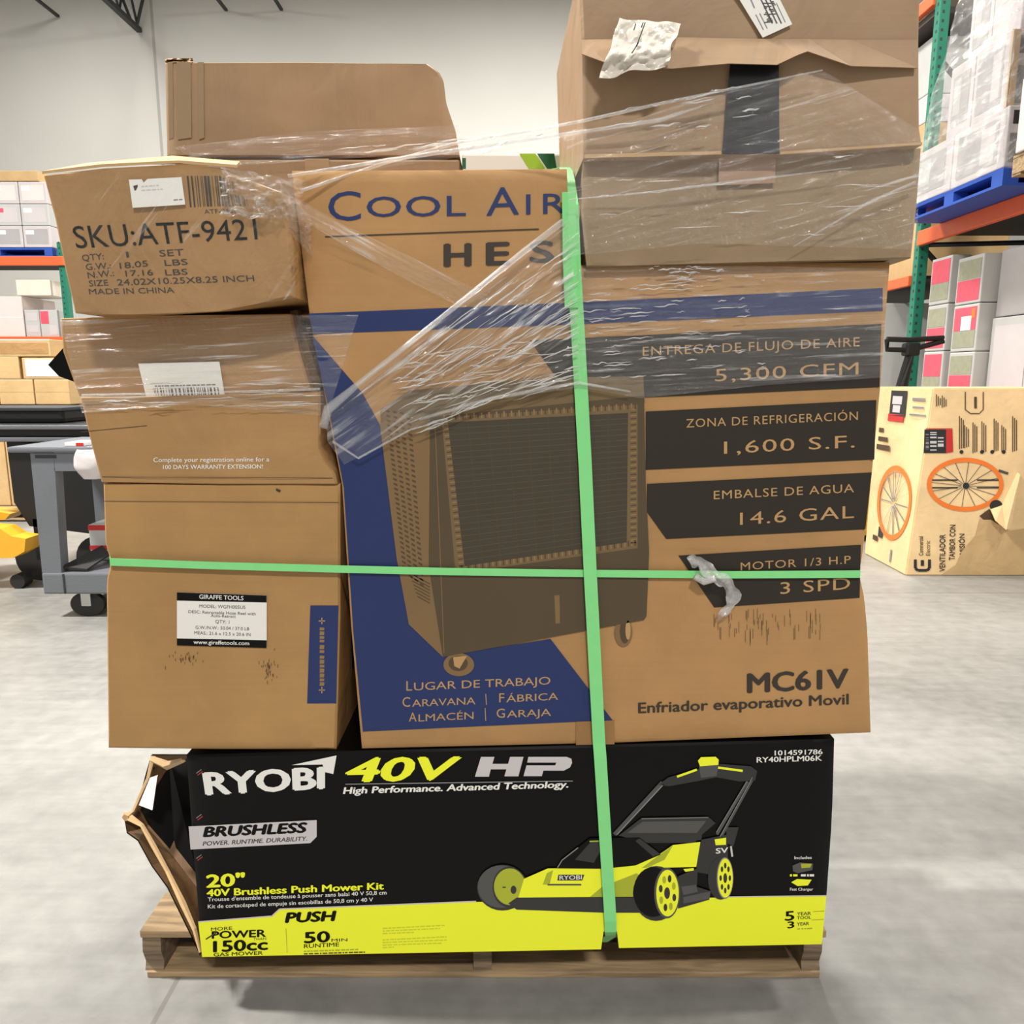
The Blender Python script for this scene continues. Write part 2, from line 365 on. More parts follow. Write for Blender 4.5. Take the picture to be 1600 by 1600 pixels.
def resample(pl, t):
    L = [0]
    for a, b in zip(pl, pl[1:]): L.append(L[-1] + math.hypot(b[0] - a[0], b[1] - a[1]))
    d = t * L[-1]
    for i in range(len(pl) - 1):
        if d <= L[i + 1] or i == len(pl) - 2:
            k = (d - L[i]) / max(1e-9, L[i + 1] - L[i]); return (pl[i][0] + (pl[i + 1][0] - pl[i][0]) * k, pl[i][1] + (pl[i + 1][1] - pl[i][1]) * k)
def coons(top, right, bottom, left):
    tl, tr, bl, br = top[0], top[-1], bottom[0], bottom[-1]
    def f(s, t):
        T, B, Lf, R = resample(top, s), resample(bottom, s), resample(left, t), resample(right, t); o = []
        for k in (0, 1):
            o.append((1 - t) * T[k] + t * B[k] + (1 - s) * Lf[k] + s * R[k] - ((1 - s) * (1 - t) * tl[k] + s * (1 - t) * tr[k] + (1 - s) * t * bl[k] + s * t * br[k]))
        return tuple(o)
    return f
def carton(Y, top, right, bottom, left, depth, mat, n=26, dent=.004, r=.005, seed=0, dx=0, side=None, fq=3.0, extra=(), straight=True):
    """a box whose near face lies on y = Y with the given outline; softly dented, rounded rims, closed all round"""
    mb = MB(); f = coons(top, right, bottom, left); e = .009
    pr = [0, e] + [e + (1 - 2 * e) * k / (n - 2) for k in range(1, n - 2)] + [1 - e, 1]; pr = sorted(set(pr) | set(extra)); N = len(pr)
    vs = []
    for j, t in enumerate(pr):
        for i, s in enumerate(pr):
            p = on_y(*f(s, t), Y); edge = i in (0, N - 1) or j in (0, N - 1)
            p.y += r if edge else dent * (.5 + .5 * noise.noise(Vector((s * fq + seed * 7.3, t * fq, seed)))) * min(1, 4 * min(s, 1 - s) + .2)
            vs.append(p)
    fs = [[j * N + i, j * N + i + 1, (j + 1) * N + i + 1, (j + 1) * N + i] for j in range(N - 1) for i in range(N - 1)]
    mb.add(vs, fs, mat)
    ring = [i for i in range(N)] + [j * N + N - 1 for j in range(1, N)] + [(N - 1) * N + i for i in range(N - 2, -1, -1)] + [j * N for j in range(N - 2, 0, -1)]
    c = [f(0, 0), f(1, 0), f(1, 1), f(0, 1)]; st = coons([c[0], c[1]], [c[1], c[2]], [c[3], c[2]], [c[0], c[3]]) if straight else f
    par = [(pr[k % N], pr[k // N]) for k in ring]
    rings = [[vs[k] for k in ring]]
    for q in (.12, .4, 1):
        rr = []
        for (s, t), k in zip(par, ring):
            p0 = vs[k]; p1 = on_y(*st(s, t), Y); w_ = min(1, q * 2.2)
            p = p0.lerp(p1, w_); rr.append(Vector((p.x + dx * q, Y + depth * q, p.z)))
        rings.append(rr)
    M = len(ring); rv = [p for R in rings for p in R]; rf = []
    for a in range(3):
        for k in range(M): rf.append([a * M + k, (a + 1) * M + k, (a + 1) * M + (k + 1) % M, a * M + (k + 1) % M])
    rf.append([3 * M + k for k in range(M)])
    mb.add(rv, rf, side or mat)
    # weld the duplicate front rim
    bm = bmesh.new(); tmp = bpy.data.meshes.new('t'); tmp.from_pydata([tuple(p) for p in mb.v], [], mb.f); tmp.polygons.foreach_set('material_index', mb.m)
    bm.from_mesh(tmp); bmesh.ops.remove_doubles(bm, verts=bm.verts[:], dist=1e-5); bmesh.ops.recalc_face_normals(bm, faces=bm.faces[:])
    out = MB(); out.mats = mb.mats; bm.verts.index_update()
    out.v = [q.co.copy() for q in bm.verts]; out.f = [[q.index for q in g.verts] for g in bm.faces]; out.m = [g.material_index for g in bm.faces]
    bm.free(); bpy.data.meshes.remove(tmp); return out
def sheet(fn, nu, nv):
    """grid mesh data from fn(s, t) -> Vector"""
    vs = [fn(i / nu, j / nv) for j in range(nv + 1) for i in range(nu + 1)]
    return vs, [[j * (nu + 1) + i, j * (nu + 1) + i + 1, (j + 1) * (nu + 1) + i + 1, (j + 1) * (nu + 1) + i] for j in range(nv) for i in range(nu)]

# ================================================================== THE HALL
mb = MB(); mb.add([(-22, -8, 0), (22, -8, 0), (22, 20.2, 0), (-22, 20.2, 0)], [[0, 1, 2, 3]], floor_mat()); struct(mb.build('floor'))
def wall_mat():
    m, nt, N, L = new_mat('painted_wall'); b = N['Principled BSDF']; b.inputs['Roughness'].default_value = .75
    tc = N.new('ShaderNodeTexCoord'); sx = N.new('ShaderNodeSeparateXYZ'); L.new(tc.outputs['Object'], sx.inputs[0])
    ad = N.new('ShaderNodeMath'); ad.operation = 'ADD'; ad.inputs[1].default_value = 8.55; L.new(sx.outputs['X'], ad.inputs[0])
    pp = N.new('ShaderNodeMath'); pp.operation = 'PINGPONG'; pp.inputs[1].default_value = 14.0; L.new(ad.outputs[0], pp.inputs[0])
    lt = N.new('ShaderNodeMath'); lt.operation = 'LESS_THAN'; lt.inputs[1].default_value = .035; L.new(pp.outputs[0], lt.inputs[0])
    nz = N.new('ShaderNodeTexNoise'); nz.inputs['Scale'].default_value = .6; L.new(tc.outputs['Object'], nz.inputs['Vector'])
    rp = N.new('ShaderNodeValToRGB'); rp.color_ramp.elements[0].color = rgb(208, 206, 199); rp.color_ramp.elements[1].color = rgb(218, 216, 209); L.new(nz.outputs['Fac'], rp.inputs[0])
    mx = N.new('ShaderNodeMix'); mx.data_type = 'RGBA'; mx.inputs[7].default_value = rgb(180, 177, 170); L.new(lt.outputs[0], mx.inputs[0]); L.new(rp.outputs[0], mx.inputs[6]); L.new(mx.outputs[2], b.inputs['Base Color'])
    return m
WALL = wall_mat()
mb = MB(); mb.box(-22, 22, 20, 20.2, 0, 10.6, WALL); struct(mb.build('wall_back'))
mb = MB(); mb.box(-22.2, -22, -8, 20.2, 0, 10.6, WALL); struct(mb.build('wall_left'))
mb = MB(); mb.box(-22.2, 22, -8, 20.2, 10.6, 10.8, plain('roof_deck', (168, 166, 160), .8)); struct(mb.build('ceiling'))
def joist(n, x, y0, z, web=True):
    mb = MB(); mb.box(x - .06, x + .06, y0, 19.95, z, z + .1, STEEL)
    k = 19.9; up = True
    while k - .5 > y0 and web:
        mb.tube([(x, k, z + .05), (x, k - .45, 10.55)], .03, STEEL, 6); mb.tube([(x, k - .45, 10.55), (x, k - .9, z + .05)], .03, STEEL, 6); k -= .9
    mb.tube([(x, 19.8, z + .05), (x + .35, 19.8, 10.55)], .035, STEEL, 6); mb.tube([(x, 19.6, z + .05), (x - .35, 19.6, 10.55)], .035, STEEL, 6)
    struct(mb.build('trim_%d' % n))
joist(1, -8.85, 12.0, 9.47)
for n, (x, z, l) in enumerate([(-10.75, 9.8, 2.2), (-6.76, 9.93, 1.6), (-5.45, 9.94, 1.6)]):
    mb = MB(); mb.box(x - .035, x + .035, 19.95 - l, 19.95, z, z + .05, STEEL); struct(mb.build('trim_%d' % (n + 2)))

# ================================================================== PALLET UNDER THE LOAD
def wood_pallet(x0, x1, y0, depth, ztop, label, group=None, mat=PALLET_WOOD, mat2=PALLET_PALE, name='wooden_pallet', rough=True):
    t = thing(name, label, 'pallet', ((x0 + x1) / 2, y0 + depth / 2, 0 if ztop < .2 else ztop - .14), group)
    zb = ztop - .126 if ztop < .2 else ztop - .14; R = random.Random(5)
    nb = 7; wd = depth / nb
    for k in range(nb):
        mb = MB(); mb.box(x0 + R.uniform(-.006, .006), x1 + R.uniform(-.006, .006), y0 + k * wd + .008 + (0 if k else -.008), y0 + (k + 1) * wd - .014, ztop - .018, ztop, mat2 if k % 3 == 0 else mat, .002); mb.build('deck_board', t)
    for q, xs in enumerate((x0 + .004, (x0 + x1) / 2 - .022, x1 - .048)):
        mb = MB(); h0, h1 = zb + .016, ztop - .018; w_ = .044
        prof = [(y0 + .005, h0), (y0 + depth - .01, h0), (y0 + depth - .01, h1), (y0 + .005, h1), (y0 + .001, h0 + .055), (y0 + .012, h0 + .02)]
        mb.prism([(xs, a, b) for a, b in prof], (w_, 0, 0), mat); mb.build('stringer', t)
    for k in range(4):
        ya = y0 + k * (depth - .1) / 3
        mb = MB(); mb.box(x0 + .01, x1 - .005, ya, ya + .1, zb, zb + .016, mat2 if k % 2 == 0 else mat, .002); mb.build('bottom_board', t)
    return t
pl = on_y(217, 1455, 1.62); pr_ = on_y(1288, 1478, 1.62)
wood_pallet(pl.x, pr_.x, 1.62, 1.06, .126, 'worn wooden pallet on the concrete floor beneath the black and yellow mower box')

# ================================================================== MOWER BOX
YM = 1.535
_bl = [(315, 1496), (800, 1487), (940, 1484), (944, 1456), (963, 1456), (966, 1482), (1285, 1476)]; _d = [math.dist(a, b) for a, b in zip(_bl, _bl[1:])]; MQ = tuple(sum(_d[:k]) / sum(_d) for k in (2, 3, 4, 5))
t = thing('lawn_mower_box', 'wide black and yellow mower carton with torn left end, on the wooden pallet', 'box', (0, 1.8, .126))
body = carton(YM, [(290, 1181), (800, 1169), (1305, 1156)], [(1305, 1156), (1302, 1260), (1300, 1300), (1293, 1400), (1285, 1476)], [(315, 1496), (800, 1487), (940, 1484), (944, 1456), (963, 1456), (966, 1482), (1285, 1476)], [(290, 1181), (300, 1320), (310, 1440), (315, 1496)], .5, BLACK, dent=.0015, seed=1, n=40, extra=MQ)
body.build('carton', t, smooth=38)
# torn open left end: brown inside of the end flap with shade put into its colour, cut edge, strip of white paper
back_f = [on_y(*p, y) for p, y in [((300, 1180), 2.02), ((262, 1180), 1.98), ((236, 1180), 1.95), ((226, 1215), 1.90), ((214, 1262), 1.85), ((195, 1276), 1.80), ((230, 1292), 1.84), ((272, 1340), 1.80), ((312, 1392), 1.74)]]
bot_f = [on_y(*p, y) for p, y in [((195, 1276), 1.80), ((230, 1292), 1.84), ((272, 1340), 1.80), ((312, 1392), 1.74), ((318, 1480), 1.6), ((314, 1492), 1.55), ((300, 1462), 1.58), ((262, 1385), 1.68), ((238, 1352), 1.72), ((216, 1312), 1.76), ((199, 1300), 1.78)]]
mb = MB()
mb.add(back_f, [list(range(9))[::-1]], K_SHADEIN); mb.add([p + Vector((0, .006, 0)) for p in back_f], [list(range(9))], BLACK)
mb.add(bot_f, [[0, 1, 9, 10], [1, 2, 7, 8, 9], [2, 3, 6, 7], [3, 4, 5, 6]], K_SHADEIN); mb.add([p + Vector((-.004, .004, -.006)) for p in bot_f], [[10, 9, 1, 0], [9, 8, 7, 2, 1], [7, 6, 3, 2], [6, 5, 4, 3]], BLACK)
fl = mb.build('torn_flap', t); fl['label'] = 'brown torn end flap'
mb = MB()
edge_pts = [on_y(*p, y) for p, y in [((196, 1274), 1.79), ((222, 1290), 1.74), ((240, 1322), 1.71), ((262, 1362), 1.67), ((286, 1412), 1.61), ((304, 1452), 1.57), ((313, 1488), 1.545)]]
mb.tube(edge_pts, [.010, .005, .006, .005, .007, .005, .003], EDGE, 5)
mb.tube([on_y(*p, y) for p, y in [((240, 1182), 1.90), ((232, 1215), 1.86), ((208, 1268), 1.80), ((196, 1278), 1.77)]], [.007, .006, .005, .010], EDGE, 5)
mb.tube([on_y(*p, y) for p, y in [((238, 1186), 1.88), ((262, 1196), 1.74), ((286, 1188), 1.60)]], [.008, .011, .006], EDGE, 5)
mb.build('cut_edge', fl)
mb = MB(); mb.prism([on_y(*p, y) for p, y in [((234, 1216), 1.80), ((246, 1212), 1.77), ((238, 1266), 1.75), ((217, 1258), 1.78)]], (0, .003, 0), WHITE); mb.build('paper_strip', fl)
# printed front
P = Print(YM)
P.poly([(310, 1441), (425, 1432), (437, 1421), (620, 1414), (744, 1409), (900, 1406), (1135, 1402), (1291, 1400), (1284, 1475), (967, 1481), (964, 1455), (943, 1455), (939, 1483), (316, 1495)], YELLOW)
P.pline([(310, 1440), (425, 1431), (437, 1420), (620, 1413), (744, 1408)], 2, SILVER, .0003)
P.pline([(1135, 1401), (1291, 1399)], 1.5, SILVER, .0003)
P.text('RYOBI', 321, 1241, 508, 1231, 33, WHITE, .085, .0004, up=(-5, -33), up1=(0, -32))
P.poly([(456, 1195), (526, 1180), (521, 1209), (508, 1206), (504, 1194)], WHITE, .0006)
P.text('40V', 535, 1221, 706, 1217, 34, YELLOW, .085, .0004, up=(13, -36), up1=(16, -34))
HPq = lambda L: [(500 + x / 3.478, 1150 + y / 3.478) for x, y in L]
P.poly(HPq([(875, 112), (948, 112), (937, 150), (1022, 150), (1033, 112), (1106, 112), (1078, 218), (1002, 218), (1013, 180), (928, 180), (918, 220), (842, 220)]), SILVER, .0004)
P.poly(HPq([(1132, 112), (1340, 112), (1366, 122), (1370, 145), (1358, 170), (1325, 187), (1214, 187), (1205, 217), (1106, 217), (1122, 158), (1278, 158), (1284, 143), (1126, 143)]), SILVER, .0004)
P.line((540, 1225), (895, 1220), 1.5, G3, .0003)
P.text('High Performance. Advanced Technology.', 536, 1240, 888, 1230, 10, WHITE, .06, .0004, shear=.2)
P.poly([(295, 1291), (495, 1281), (495, 1307), (485, 1317), (298, 1327)], SILVER, .0003)
P.text('BRUSHLESS', 317, 1307, 478, 1300, 15, BLACK, .1, .0006, shear=.25)
P.text('POWER. RUNTIME. DURABILITY.', 317, 1321, 480, 1313, 6.5, G1, .025, .0006, shear=.2)
P.text('20"', 322, 1386, 383, 1383, 19, YELLOW, .075, .0004)
P.text('40V Brushless Push Mower Kit', 323, 1400, 600, 1389, 10.5, YELLOW, .065, .0004)
P.text('Trousse d\'ensemble de tondeuse à pousser sans balai 40 V 50,8 cm', 325, 1408, 604, 1397, 6, WHITE, .01, .0004)
P.text('Kit de cortacésped de empuje sin escobillas de 50,8 cm y 40 V', 325, 1419, 583, 1408, 6, WHITE, .01, .0004)
P.text('PUSH', 445, 1441, 523, 1438, 15, BLACK, .1, .0006, shear=.22)
P.text('MORE', 330, 1454, 363, 1452, 5, INK, .02, .0006); P.text('POWER', 331, 1466, 416, 1463, 11, BLACK, .06, .0006)
P.line((322, 1467), (338, 1457), 2, INK, .0007)
P.text('THAN', 396, 1469, 416, 1468, 4, INK, .01, .0006)
P.text('150cc', 333, 1487, 419, 1483, 16.5, BLACK, .07, .0006); P.text('GAS MOWER', 334, 1494, 411, 1491, 5.5, BLACK, .03, .0006)
P.line((447, 1450), (449, 1488), 1, OLIVE, .0006)
P.text('50', 475, 1473, 516, 1471, 16.5, BLACK, .07, .0006); P.text('MIN', 518, 1471, 543, 1470, 4.5, INK, .02, .0006)
P.text('RUNTIME', 475, 1481, 530, 1478, 6, BLACK, .02, .0006)
P.blur(475, 1487, 560, 1484, 2, OLIVE, .0006, 4); P.blur(475, 1491, 573, 1488, 2, INKB, .0006, 5)
for k, (a, b) in enumerate([((598, 1451), (697, 1446)), ((598, 1455), (690, 1451)), ((598, 1459), (650, 1457)), ((598, 1469), (698, 1464)), ((598, 1473), (698, 1469)), ((598, 1477), (690, 1474)), ((598, 1481), (618, 1480))]): P.blur(*a, *b, 1.5, plain('ink_yellow_dark', (196, 204, 44), .4), .0006, k)
P.text('1014591786', 1210, 1180, 1285, 1178, 7.5, WHITE, .03, .0004); P.text('RY40HPLM06K', 1182, 1191, 1284, 1188, 8, WHITE, .03, .0004)
P.text('Includes', 1241, 1342, 1268, 1341.5, 4.5, WHITE, .02, .0004)
P.poly([(1238, 1352), (1250, 1347), (1270, 1349), (1269, 1359), (1246, 1364), (1239, 1361)], G2, .0004); P.poly([(1251, 1349), (1268, 1349), (1266, 1355), (1252, 1356)], OLIVE, .0006)
P.blur(1234, 1369, 1249, 1369, 3.5, YELLOW, .0004, 1); P.blur(1251, 1369, 1272, 1369, 3.5, WHITE, .0004, 2)
P.poly([(1236, 1378), (1245, 1373), (1268, 1374), (1262, 1383), (1246, 1384)], YELLOW, .0004); P.text('Fast Charger', 1234, 1391, 1270, 1391, 4.2, WHITE, .02, .0004)
P.text('5', 1226, 1438, 1241, 1437, 14, BLACK, .05, .0006); P.text('3', 1230, 1450, 1241, 1449, 10, BLACK, .05, .0006)
P.text('YEAR', 1245, 1430, 1267, 1429, 5, INK, .02, .0006); P.text('TOOL', 1245, 1436, 1267, 1435, 4.5, INK, .02, .0006); P.text('YEAR', 1245, 1446, 1264, 1445, 5, INK, .02, .0006)
P.blur(1246, 1452, 1270, 1451, 2, OLIVE, .0006, 8); P.line((1270, 1424), (1288, 1423), 1, OLIVE, .0006); P.line((1268, 1437), (1287, 1436), 1, OLIVE, .0006)
for y in (1205, 1275, 1338):
    P.line((307, y + 3), (315, y - 3), 1.2, G3, .0004); P.line((309, y + 6), (317, y), 1.2, RED, .0004)
P.build('printed_lettering', t)
# picture of the mower, printed flat on the same face
P = Print(YM, .0022); mm_ = lambda X, Y_: (700 + X / 3.077, 1160 + Y_ / 3.077)
M = lambda pts: [mm_(*p) for p in pts]
def mell(cx, cy, rx, ry, mat, lift): c = mm_(cx, cy); P.ell(c[0], c[1], rx / 3.077, ry / 3.077, mat, lift)
P.poly(M([(1335, 405), (1396, 405), (1370, 500), (1340, 480)]), G1, 0)
P.pline(M([(800, 440), (1030, 190)]), 6.5, G2, .0002); P.pline(M([(812, 440), (1036, 198)]), 1.6, G3, .0003)
P.poly(M([(1010, 200), (1060, 165), (1200, 125), (1300, 100), (1455, 112), (1485, 135), (1475, 180), (1400, 185), (1290, 165), (1190, 185), (1060, 208)]), G1, .0003)
P.pline(M([(1100, 162), (1195, 128)]), 3.5, YELLOW, .0005); P.pline(M([(1297, 118), (1415, 134)]), 3.5, YELLOW, .0005)
P.poly(M([(1200, 85), (1215, 68), (1285, 66), (1300, 80), (1298, 105), (1210, 112)]), YELLOW, .0005); P.poly(M([(1205, 112), (1298, 106), (1290, 158), (1215, 168)]), G2, .0004)
P.pline(M([(1468, 165), (1312, 450)]), 4, G2, .0002); P.pline(M([(1440, 185), (1292, 440)]), 4, G2, .0002); P.pline(M([(1462, 165), (1306, 450)]), 1, G3, .0004); P.pline(M([(1434, 185), (1288, 430)]), 1, G3, .0004)
P.poly(M([(820, 445), (930, 360), (1250, 354), (1285, 385), (1220, 440), (1215, 480), (960, 480)]), G1, .0003); P.poly(M([(860, 432), (935, 378), (1240, 374), (1195, 432)]), G2, .0004); P.pline(M([(930, 364), (1250, 358)]), 1, G3, .0005)
P.poly(M([(1190, 470), (1340, 440), (1345, 560), (1300, 640), (1195, 620)]), G1, .0003)
mell(262, 695, 122, 110, G1, .0002); mell(255, 690, 112, 102, G2, .0003); mell(292, 692, 78, 98, G1, .00035); mell(297, 690, 76, 88, OLIVE, .0004)
P.poly(M([(262, 690), (278, 690), (278, 696), (262, 696)]), G1, .0005); mell(315, 705, 14, 20, G1, .0005)
P.poly(M([(290, 770), (330, 742), (900, 742), (935, 815), (760, 815), (330, 800)]), G1, .0005)
P.poly(M([(338, 742), (365, 652), (480, 602), (750, 600), (1000, 545), (1080, 490), (1212, 475), (1192, 595), (960, 600), (905, 680), (890, 738)]), YELLOW, .0006)
P.poly(M([(680, 740), (740, 690), (905, 625), (930, 640), (890, 738)]), OLIVE, .0007); P.poly(M([(1000, 548), (1080, 492), (1040, 560), (960, 598), (930, 600)]), OLIVE, .0007)
P.poly(M([(455, 680), (475, 625), (505, 610), (488, 680)]), OLIVE, .0007); P.poly(M([(478, 676), (640, 676), (640, 684), (478, 684)]), G2, .0008)
P.poly(M([(522, 602), (545, 565), (680, 458), (920, 453), (1022, 535), (900, 588), (750, 604)]), BLACK, .0007)
P.poly(M([(610, 560), (690, 470), (760, 468), (700, 575)]), G1, .0008); P.poly(M([(920, 458), (1018, 532), (985, 545), (900, 470)]), G1, .0008); P.pline(M([(526, 598), (548, 562), (625, 502)]), 1.6, G3, .0009); P.pline(M([(680, 472), (735, 470)]), 2, OLIVE, .0009)
P.poly(M([(530, 632), (655, 632), (645, 660), (525, 660)]), G1, .0008); P.text('RYOBI', *mm_(535, 656), *mm_(643, 654), 6.5, WHITE, .02, .001)
P.poly(M([(1105, 640), (1200, 600), (1195, 690), (1262, 712), (1255, 752), (1105, 795)]), G1, .0006); P.poly(M([(1120, 690), (1190, 680), (1200, 715), (1130, 730)]), G2, .0007); P.poly(M([(1130, 740), (1260, 712), (1256, 748), (1130, 770)]), G2, .0007)
P.poly(M([(1130, 605), (1180, 600), (1180, 612), (1140, 618)]), YELLOW, .0007)
mell(1310, 650, 62, 102, G1, .0007); mell(1330, 648, 40, 100, G3, .0008); mell(1331, 648, 36, 94, YELLOW, .0009); mell(1331, 648, 9, 24, G1, .001)
for k in range(8): a = k * math.pi / 4; mell(1331 + 22 * math.cos(a), 648 + 60 * math.sin(a), 6, 14, G1, .001)
mell(1000, 722, 112, 132, G1, .0007); mell(985, 715, 95, 120, BLACK, .00075); mell(1052, 720, 62, 122, G2, .0008); mell(1054, 720, 54, 112, YELLOW, .0009); mell(1052, 720, 14, 28, G1, .001)
for k in range(8): a = k * math.pi / 4 + .3; mell(1054 + 34 * math.cos(a), 720 + 72 * math.sin(a), 9, 18, OLIVE if k % 2 else G1, .001)
P.poly(M([(1280, 462), (1335, 454), (1335, 488), (1285, 490)]), YELLOW, .001); P.text('SV', *mm_(1285, 530), *mm_(1345, 525), 8, WHITE, .04, .0011); P.line(mm_(1358, 495), mm_(1365, 545), 3, SILVER, .001)
P.build('printed_mower_picture', t)

# ================================================================== EVAPORATIVE COOLER BOX
YC = 1.54
t = thing('evaporative_cooler_box', 'large brown carton with blue cooler artwork, standing on the black mower box', 'box', (.2, 1.8, .63))
# near face as one outline: the top right is crushed down under the boxes stacked there
left_e = [(455, 266), (484, 500), (511, 640), (534, 760), (548, 980), (565, 1171)]
right_e = [(1392, 409), (1385, 500), (1377, 606), (1364, 740), (1350, 860), (1344, 898), (1352, 935), (1357, 990), (1362, 1146)]
body = carton(YC, [(455, 266), (670, 265), (886, 263), (891, 414), (1392, 409)], right_e, [(565, 1171), (960, 1162), (1362, 1146)], left_e, .42, K_COOL, n=44, dent=.0012, seed=2, extra=(.397, .3985, .4, .536, .5375, .539), straight=False)
body.build('carton', t, smooth=38)
P = Print(YC)
P.poly([(482, 490), (894, 473), (1379, 450), (1379, 486), (894, 507), (490, 522)], NAVY)
P.poly([(488, 524), (567, 615), (595, 666), (692, 760), (692, 1025), (860, 998), (957, 1125), (567, 1143), (552, 985), (537, 760), (515, 645)], NAVY, .0001)
for q in ([(828, 532), (1377, 506), (1374, 605), (1008, 621), (885, 612)], [(1009, 643), (1369, 625), (1366, 718), (1009, 734)], [(1011, 756), (1362, 738), (1352, 827), (1041, 842), (1011, 800)], [(1060, 868), (1345, 851), (1343, 934), (1116, 949)]): P.poly(q, PANEL, .0001)
P.text('C', 513, 345, 564, 344, 45, NAVY, .0, .0003); P.text('OOL', 573, 339, 728, 337, 31, NAVY, .006, .0003, space=1.05); P.text('A', 760, 337, 811, 335, 43, NAVY, 0, .0003); P.text('IR', 822, 335, 884, 333, 31, NAVY, .006, .0003, space=1.3)
P.line((508, 370), (842, 358), 2, INK, .0003)
P.text('H', 693, 416, 737, 415, 34, INK, .065, .0003); P.text('E', 759, 414, 797, 413, 34, INK, .065, .0003); P.text('S', 827, 410, 866, 409, 32, INK, .06, .0003)
for s_, a, b, c, d, h in [('ENTREGA DE FLUJO DE AIRE', 1004, 556, 1343, 541, 14), ('5,300 CFM', 1117, 596, 1341, 585, 19), ('ZONA DE REFRIGERACIÓN', 1072, 668, 1340, 656, 13), ('1,600 S.F.', 1131, 709, 1335, 699, 19), ('EMBALSE DE AGUA', 1115, 780, 1334, 769, 13), ('14.6 GAL', 1156, 820, 1334, 809, 19), ('MOTOR 1/3 H.P', 1157, 891, 1329, 880, 12), ('3 SPD', 1219, 928, 1328, 920, 18)]:
    P.text(s_, a, b, c, d, h, TAN, 0, .0005, space=1.1)
P.text('MC61V', 1167, 1082, 1326, 1074, 29, INK, .055, .0003); P.text('Enfriador evaporativo Movil', 997, 1114, 1326, 1100, 16, INK, .035, .0003)
for s_, a, b, c, d, h in [('L', 635, 1079, 644, 1078.7, 15), ('UGAR DE TRABAJO', 647, 1078.5, 860, 1069, 12), ('C', 629, 1104, 641, 1104, 15), ('ARAVANA', 644, 1104, 743, 1100, 11), ('F', 780, 1097, 788, 1097, 14), ('ÁBRICA', 791, 1097, 872, 1093, 11), ('A', 639, 1127, 651, 1127, 14), ('LMACÉN', 654, 1127, 740, 1123, 11), ('G', 776, 1121, 789, 1121, 14), ('ARAJA', 792, 1121, 861, 1118, 11)]:
    P.text(s_, a, b, c, d, h, TAN, 0, .0005)
P.line((759, 1084), (760, 1101), 1.2, TAN, .0005); P.line((758, 1106), (759, 1126), 1.2, TAN, .0005)
R = random.Random(2)
for k in range(60):
    x = 1112 + R.random() * 170; y = 950 + R.random() * 36; P.line((x, y), (x, y + R.uniform(6, 24)), .8, CSIDE, .0002)
P.build('printed_lettering', t)
# picture of the cooler
P = Print(YC, .0022)
P.poly([(594, 640), (640, 610), (860, 590), (1005, 588), (1007, 630), (690, 660), (600, 690)], CTOP, 0)
P.poly([(594, 664), (600, 640), (672, 660), (670, 885), (678, 936), (692, 1026), (639, 975), (620, 872)], CSIDE, .0001)
P.poly([(672, 652), (1006, 618), (1009, 760), (1014, 862), (1010, 962), (1006, 968), (692, 1026), (678, 936), (670, 885)], CBODY, .0002)
P.poly([(690, 652), (996, 632), (996, 856), (712, 896)], CTOP, .0003)
P.poly([(700, 660), (981, 645), (979, 847), (726, 884)], GRILLE, .0005)
for k in range(52):
    f_ = k / 51; a = (694 + f_ * 298, 646 - f_ * 18); P.line((a[0], a[1] + 2), (a[0] + .5, a[1] + 11), 2.2, INKB if k % 2 else TICK, .0004)
    a = (716 + f_ * 276, 893 - f_ * 41); P.line((a[0], a[1] - 9), (a[0] + .5, a[1]), 2.2, INKB if k % 2 else TICK, .0004)
for k in range(44):
    f_ = k / 43; P.line((985, 640 + f_ * 208), (994, 639 + f_ * 208), 2, INKB if k % 2 else TICK, .0004); P.line((693 + f_ * 24, 660 + f_ * 224), (701 + f_ * 24, 659 + f_ * 224), 2, INKB if k % 2 else TICK, .0004)
for k in range(1, 24):
    f_ = k / 24; P.line((700 + 26 * f_, 660 + 224 * f_), (981 - 2 * f_, 645 + 202 * f_), .9, GLINE, .0007)
for k in range(1, 9):
    f_ = k / 9; P.line((700 + 281 * f_, 660 - 15 * f_), (726 + 253 * f_, 884 - 37 * f_), .7, CBODY, .0006)
for r_ in range(34):
    f_ = r_ / 33; y0 = 640 + f_ * 250
    for c_ in range(4):
        x0 = 603 + 27 * f_ + c_ * (11 - 2.2 * f_); y = y0 + c_ * (1.5 + 5 * f_)
        P.poly([(x0, y), (x0 + 6, y + 1.5 + 2 * f_), (x0 + 6, y + 5 + 2 * f_), (x0, y + 3)], INKB, .0003)
for k in range(7): P.line((640 + k * 2, 895 + k * 6), (672, 912 + k * 5), 1.6, INKB, .0003)
P.poly([(866, 930), (874, 929), (875, 973), (868, 974)], CSIDE, .0004)
P.line((680, 660), (694, 1020), 1.2, CSIDE, .0004)
P.ell(717, 1038, 24, 18, CSIDE, 0); P.ell(716, 1036, 15, 12, INKB, .0001); P.poly([(708, 1026), (730, 1024), (718, 1044), (710, 1040)], TAN, .0004)
P.ell(974, 988, 14, 22, CSIDE, 0); P.ell(976, 986, 8, 19, INKB, .0001); P.ell(981, 984, 4, 15, TAN, .0002)
P.build('printed_cooler_picture', t)
mb = MB(); mb.prism([on_y(u, v, YC - .002) for u, v in [(900, 1128), (960, 1126), (960, 1163), (900, 1164)]], (0, .0015, 0), plain('clear_tape_tan', (146, 108, 64), .3)); mb.build('packing_tape', t)

